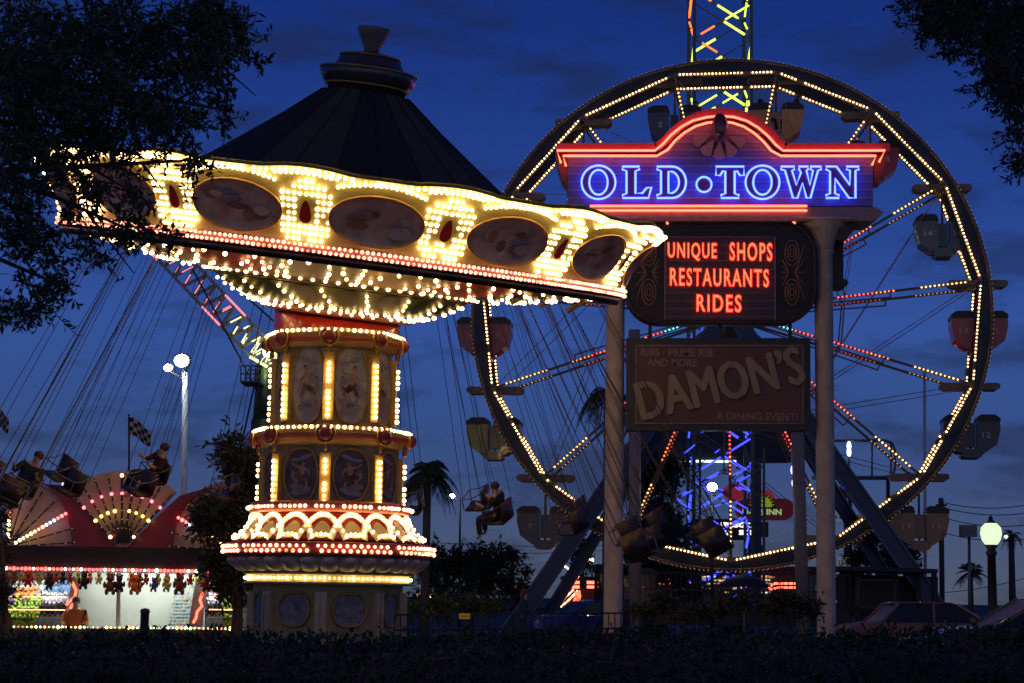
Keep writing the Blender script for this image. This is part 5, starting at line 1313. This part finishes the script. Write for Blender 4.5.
# reader board with light bulbs letters
t = thing('message_board', 'dark message board with two rows of white lit letters, low behind the wheel', 'sign', ground(728, 112))
m = MB(); m.prism(pl([(692, 519), (756, 519), (756, 540), (692, 540)], 112), BY*.4); bd = m.build('panel', BLACK, t)
for w_, x0, x1, y0, y1 in (('CK', 702, 714, 522.5, 527.5), ('IPSSGO', 721, 755, 522.5, 527.5), ('E', 712, 716, 530, 535), ('NP', 720.5, 731, 530, 535), ('SION', 739, 755, 530, 535)):
    m = MB(); m.text(w_, x0, x1, y0, y1, 111.95, .01, .04); m.build('lit_lettering', glow('white_letters', (1, .93, .85), 1.6), bd)
m = MB(); m.bar(ground(697, 112.3), at(697, 520, 112.3), .25); m.bar(ground(750, 112.3), at(750, 520, 112.3), .25); m.build('post', DSTEEL, t)
# huge dark board
t = thing('billboard', 'large dark billboard seen from behind below the restaurant sign', 'billboard', ground(757, 100))
m = MB(); m.prism(pl([(640, 431), (791, 431), (791, 462), (757, 462.5), (757, 468), (738, 468), (738, 462), (640, 461)], 100), BY*.8); bd = m.build('panel', mat('billboard_dark', (.022, .025, .036), .6), t)
m = MB(); m.bar(at(651, 461.2, 99.9), at(694, 461.2, 99.9), .10, .12); m.bar(at(696, 461.2, 99.9), at(736, 461.5, 99.9), .10, .12); m.build('tube_lamp', WHITE_L, bd)
m = MB(); m.bar(ground(757, 100.6), at(757, 464, 100.6), .42, .42); m.build('post', mat('navy_post', (.02, .025, .07), .4), t)
# white street-name sign on a red post
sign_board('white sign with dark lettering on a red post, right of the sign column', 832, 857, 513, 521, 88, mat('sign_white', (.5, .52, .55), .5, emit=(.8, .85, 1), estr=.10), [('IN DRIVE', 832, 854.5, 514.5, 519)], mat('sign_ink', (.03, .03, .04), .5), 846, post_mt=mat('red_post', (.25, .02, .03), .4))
t = sign_board('small white notice board low beside the red post', 838, 850, 557, 567, 87, mat('sign_white', (.5, .52, .55), .5), [('LE D', 839, 849, 560, 565)], mat('sign_ink', (.03, .03, .04), .5), 844)
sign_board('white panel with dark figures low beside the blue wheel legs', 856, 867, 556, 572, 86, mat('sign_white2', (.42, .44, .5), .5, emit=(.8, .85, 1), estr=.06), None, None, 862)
m = MB(); m.prism(pl([(838, 487), (850, 487), (850, 498), (838, 498)], 89), BY*.5); tag(m.build('red_sign', mat('box_red', (.12, .02, .03), .5)), 'small dark red box sign above the white street sign', 'sign')
# thick tan support behind
b = ground(805, 58); m = MB(True); x0 = at(803, 560, 58).x; m.tube([Vector((x0, 58, gz(x0))), Vector((x0-.15, 58, at(800, 433, 58).z))], .21, 16); tag(m.build('support_column', mat('tan_column', (.42, .30, .22), .6), origin=b), 'tan round column just left of the right sign column', 'column')
m = MB(True); x0 = at(636, 560, 58).x; m.tube([Vector((x0-.0, 58, gz(x0))), Vector((x0-.1, 58, at(630, 330, 58).z))], .19, 16); tag(m.build('support_column', mat('tan_column', (.42, .30, .22), .6)), 'tan round column just right of the left sign column', 'column')
# rectangular tube frame
t = thing('tube_frame', 'rectangular tube gantry with rounded corners behind the right blue leg', 'gantry', ground(858, 92)); m = MB(True)
m.tube(pl([(812, 477), (885, 477), (893, 475), (895, 468), (895, 450), (892, 443), (885, 440.5), (812, 441)], 92), .07, 6); m.tube(pl([(812, 479), (887, 479)], 92), .05, 6)
for x in (849, 872, 891): m.tube([at(x, 441, 92), at(x, 478, 92)], .05, 6)
m.build('frame', STEEL, t); m = MB(); m.tube([ground(850, 92), at(850, 478, 92)], .1, 8); m.tube([ground(888, 92), at(888, 478, 92)], .1, 8); m.build('post', DSTEEL, t)
m = MB(True)
for (x, y) in ((849, 446), (849, 452), (793, 470), (794, 483)): m.ball(at(x, y, 91.8), (.12, .1, .25), None, 8, 6)
m.build('white_lamp', WHITE_L, t)
# pavilion with lattice
WOOD = mat('dark_wood', (.06, .045, .035), .7); t = thing('pavilion', 'dark wooden pavilion with diagonal lattice panels behind the red car', 'pavilion', ground(885, 62)); PY = 62.0
m = MB(); m.prism(pl([(838, 566), (938, 569), (938, 573), (838, 570)], PY-1), BY*4); m.build('roof', mat('pavilion_roof', (.04, .04, .045), .7), t)
for x in (842, 858, 895, 918, 934): m = MB(); m.bar(ground(x, PY), at(x, 570, PY), .16); m.build('post', WOOD, t)
m = MB(); x0, x1, y0, y1 = 858, 894, 580, 607
for k in range(-6, 12):
    for s in (-1, 1):
        # diagonal slats clipped to the panel
        pts = []
        for q in range(0, 28):
            yy = y0+q; xx = x0+k*5+(q if s > 0 else -q+5)
            if x0 <= xx <= x1: pts.append((xx, yy))
        if len(pts) > 1: m.bar(at(*pts[0], PY-.1+.03*s), at(*pts[-1], PY-.1+.03*s), .05, .03)
for a, b_ in (((x0, y0), (x1, y0)), ((x0, y1), (x1, y1)), ((x0, y0), (x0, y1)), ((x1, y0), (x1, y1))): m.bar(at(*a, PY-.15), at(*b_, PY-.15), .09)
m.build('lattice_panel', mat('lattice_wood', (.11, .09, .065), .7), t)
m = MB(); m.prism(pl([(838, 574), (938, 577), (938, 612), (838, 612)], PY+2.5), BY*.2); m.build('rear_wall', mat('pavilion_wall', (.05, .05, .055), .7), t)
# shops strip with red neon, low on the horizon
t = thing('shop_row', 'long low shop building with red neon and small lit windows behind the wheel', 'building', ground(720, 118)); SYY = 118.0
m = MB(); m.prism(pl([(600, 570), (832, 573), (832, 612), (600, 612)], SYY), BY*8); m.build('wall', mat('shop_wall', (.05, .05, .06), .7), t)
m = MB(); m.prism(pl([(596, 564), (836, 567), (836, 573.5), (596, 570.5)], SYY-1), BY*10); m.build('roof', mat('shop_roof', (.03, .03, .035), .7), t)
def nt_(pts, Y, r, mt, nm='neon_tube'): m = MB(True); m.tube(pl(pts, Y), r, 6); m.build(nm, mt, t)
nt_([(768, 588), (775, 583.5), (796, 583.5)], SYY-1.3, .07, NRED); nt_([(770, 590), (777, 587.5), (796, 587.5)], SYY-1.3, .07, NRED); nt_([(756, 519), (756, 520)], SYY-1.3, .01, NRED)
for (x0, x1, y) in ((667, 672, 584.5), (681, 686, 584), (688, 692, 584), (680, 686, 588.5), (688, 691, 588.5), (741, 744, 587)): nt_([(x0, y), (x1, y)], SYY-1.3, .09, REDB)
m = MB(); random.seed(4)
for _ in range(95):
    x = random.uniform(690, 772) if random.random() < .8 else random.uniform(640, 830); y = random.choice((577, 580, 583.5, 588, 592))+random.uniform(-.6, .6)
    m.col = random.choice([(1, .5, .2), (.5, .9, .7), (1, .8, .5), (.4, .6, .7), (.9, .2, .1)]); f = random.choice((.08, .15, .35)); m.col = tuple(c*f for c in m.col)
    m.box(at(x, y, SYY-.1), (random.uniform(.1, .55), .05, random.uniform(.05, .13)))
m.build('lit_window', COLB, t)
# blue umbrella under the wheel
UBX = ground(744, 56); t = thing('patio_umbrella', 'dark patio umbrella under the bottom of the wheel', 'umbrella', UBX); c = at(744, 573, 56); m = MB(True)
m.lathe([(.88, -.42), (.5, -.16), (.02, 0)], 8, Matrix.Translation(c)); m.build('canopy', mat('umbrella_navy', (.02, .025, .06), .7), t); m = MB(); m.tube([UBX, c], .03, 6); m.build('pole', STEEL, t)
# loading deck with railing under the wheel
t = thing('loading_deck', 'dark railed loading deck below the ferris wheel', 'platform', ground(720, 60)); m = MB(); a, b_ = at(640, 606, 60), at(850, 609, 60)
m.prism([a, b_, b_+Vector((0, 0, -.6)), a+Vector((0, 0, -.6))], BY*9); m.build('deck', WOOD, t); m = MB()
for zz in (.55, 1.1): m.bar(a+Vector((0, 0, zz)), b_+Vector((0, 0, zz)), .05)
for k in range(42): q = a.lerp(b_, k/41); m.bar(q, q+Vector((0, 0, 1.1)), .03)
m.build('railing', DSTEEL, t)
# red-neon kiddie stand left of the sign column
t = thing('neon_stand', 'small ride stand with stacked red neon bars left of the sign column', 'stand', ground(575, 70)); NYY = 70.0
m = MB(); m.prism(pl([(566, 588), (598, 588), (598, 612), (566, 612)], NYY+.8), BY*2); m.build('cabinet', mat('stand_cabinet', (.03, .025, .025), .6), t)
m = MB(); m.prism(pl([(562, 576), (606, 577), (606, 580), (562, 579)], NYY), BY*2.5); m.build('roof', BLACK, t)
for (x0, x1) in ((568, 579.5), (587, 596), (597.5, 601)):
    for y in (582.5, 587): m = MB(True); m.tube(pl([(x0, y), (x1, y)], NYY), .055, 6); m.build('neon_bar', NRED, t)
m = MB(True); m.tube(pl([(577, 591), (578, 596), (576, 602)], NYY), .12, 8); m.build('red_lamp', REDB, t)
for pts in (curve((562, 564), (570, 570), (575, 574)), curve((575, 574), (581, 576), (576, 579), 4), curve((573, 590), (566, 598), (553, 606)), curve((577, 591), (568, 602), (560, 607))):
    m = MB(True)
    for k in range(len(pts)-1):
        (ax_, ay_), (bx_, by_) = pts[k], pts[k+1]
        for q in range(2): m.col = [(1, .75, .45), (1, .2, .12)][(k+q) % 2]; f = q/2; m.bulb(at(ax_+(bx_-ax_)*f, ay_+(by_-ay_)*f, NYY), .038)
    m.build('bulb_arm', COLB, t)
for x in (596, 600): m = MB(); m.bar(ground(x, NYY), at(x, 578, NYY), .15); m.build('post', BLACK, t)
# distant building left behind tree with red lights
t = thing('snack_stand', 'small stand with a row of red and white lights right of the carousel base', 'stand', ground(424, 85)); m = MB(); m.prism(pl([(412, 594), (442, 595), (442, 612), (412, 612)], 85), BY*3); m.build('wall', mat('snack_wall', (.06, .05, .05), .7), t)
m = MB()
for k in range(22): m.col = random.choice([(1, .3, .15), (1, .8, .6), (1, .1, .08), (1, .5, .2)]); m.bulb(at(414+random.uniform(0, 28), 596+random.choice((0, .5, 1, 4, 7))*random.random(), 84.7), random.uniform(.04, .12), True)
m.build('bulb_string', COLB, t)
# fence
t = thing('iron_fence', 'black iron fence with thin bars in front of the wheel legs', 'fence', ground(540, 30)); m = MB(); a, b_ = ground(395, 30), ground(640, 30); h = at(540, 614.5, 30).z-gz(0)
for zz in (h, h-.25): m.bar(a+Vector((0, 0, zz)), b_+Vector((0, 0, zz)), .03)
m.build('rail', BLACK, t); m = MB()
for k in range(40): q = a.lerp(b_, k/39); m.bar(q, q+Vector((0, 0, h)), .018)
m.build('bars', BLACK, t)
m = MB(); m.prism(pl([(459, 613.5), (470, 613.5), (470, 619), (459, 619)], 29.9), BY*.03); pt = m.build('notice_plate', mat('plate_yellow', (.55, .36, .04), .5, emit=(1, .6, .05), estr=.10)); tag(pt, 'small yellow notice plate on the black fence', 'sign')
m = MB(); m.text('ENTER', 460.5, 468.5, 615, 617.6, 29.88, .003, .02)
# only dark unreadable strokes are seen on the plate
m = MB(); [m.box(at(461+k*1.5, 616.2, 29.88), (.012, .006, .03)) for k in range(6)]; m.build('plate_marks', BLACK, pt)
# bollard in front of the booth
p = at(145, 612, 41); gb = gz(p.x); m = MB(True); m.lathe([(.10, gb), (.10, at(145, 613, 41).z), (.12, at(145, 612, 41).z), (.09, at(145, 609, 41).z), (.0, at(145, 608, 41).z)], 12, Matrix.Translation((p.x, 36, 0)) if False else Matrix.Translation((p.x, 41, 0))); tag(m.build('bollard', mat('bollard_navy', (.02, .03, .06), .5), origin=(p.x, 41, gb)), 'dark rounded bollard in front of the white booth wall', 'bollard')

# ---------------------------------------------------------------- cars
def car(label, gp, ang, body_c, L_=4.8, W=1.8, H=1.42, lens=False, glassm=None):
    t = thing('parked_car', label, 'car', gp); M = Matrix.Translation(gp) @ Matrix.Rotation(ang, 4, 'Z')
    def loft(prof, w, name, mt, par, inset=0.0, top=None):
        m = MB(); n = len(prof); vs = []
        for s, ww in ((-1, 1), (1, 1)):
            for (x, z_) in prof: vs.append(M @ Vector((x, s*(w-(inset*max(0, z_-.85) if z_ > .85 else 0)), z_)))
        m.add(vs, [tuple(range(n-1, -1, -1)), tuple(range(n, 2*n))]+[(i, (i+1) % n, n+(i+1) % n, n+i) for i in range(n)]); o = m.build(name, mt, par)
        bv = o.modifiers.new('b', 'BEVEL'); bv.width = .04; bv.segments = 2; bv.limit_method = 'ANGLE'; return o
    h = L_/2
    b = loft([(-h, .35), (-h+.05, .75), (-h+.9, .90), (.95, .92), (h-.35, .84), (h, .66), (h+.02, .35), (h-.2, .25), (-h+.2, .25)], W/2, 'body', body_c, t)
    gl = loft([(-1.55, .89), (-1.05, H-.06), (-.9, H-.04), (.35, H-.04), (.5, H-.07), (1.25, .89)], W/2-.07, 'windows', mat('car_glass', (.012, .015, .02), .35), t, .28)
    rf = loft([(-1.12, H-.055), (-.95, H), (.3, H), (.48, H-.055)], W/2-.09, 'roof', body_c, t, .28)
    m = MB()
    for s in (-1, 1):
        for (x0, z0, x1, z1) in ((-1.55, .89, -1.08, H-.05), (1.25, .89, .46, H-.05), (-.18, .89, -.16, H-.03)):
            a = M @ Vector((x0, s*(W/2-.065-.28*max(0, z0-.85)), z0)); c = M @ Vector((x1, s*(W/2-.065-.28*max(0, z1-.85)), z1)); m.bar(a, c, .06)
    m.build('pillar', body_c, t)
    for x in (-h+.95, h-.9):
        for s in (-1, 1):
            m = MB(True); c = Vector((x, s*(W/2-.08), .32)); m.tube([M @ (c+Vector((0, -.1, 0))), M @ (c+Vector((0, .1, 0)))], .32, 18); wh = m.build('wheel', mat('tyre', (.02, .02, .02), .8), t)
            m = MB(True); m.tube([M @ (c+Vector((0, -.11, 0))), M @ (c+Vector((0, .11, 0)))], .19, 14); m.build('rim', STEEL, wh)
    for s in (-1, 1):
        m = MB(True); m.ball(M @ Vector((h-.02, s*(W/2-.3), .62)), .1, None, 10, 6); m.build('headlight', mat('lamp_glass', (.6, .6, .6), .2), t)
        m = MB(); m.box(M @ Vector((-h-.0, s*(W/2-.3), .68)), (.06, .3, .12), M.to_3x3()); m.build('tail_light', mat('tail_red', (.3, .01, .01), .3), t)
        m = MB(); m.box(M @ Vector((.75, s*(W/2+.07), .98)), (.12, .16, .1), M.to_3x3()); m.build('mirror', body_c, t)
    return t
g0 = ground(935, 47); zr = at(935, 599, 47).z; car('pinkish red sedan parked behind the hedge in front of the lattice pavilion', Vector((g0.x-.1, 47, zr-1.50)), R(4), mat('car_pink_red', (.26, .10, .09), .3, 0, coat=.5, var=.05), L_=5.0)
car('dark car cut off by the right edge of the view', Vector((at(1056, 600, 31).x, 31, at(1035, 596, 31).z-1.42)), R(180), mat('car_black', (.02, .02, .022), .25, 0, coat=.6))
car('blue car with bright reflections on its windscreen, beside the red neon stand', Vector((at(596, 600, 64).x, 64, at(590, 600.5, 64).z-1.4)), R(200), mat('car_blue', (.03, .05, .30), .25, 0, coat=.6))
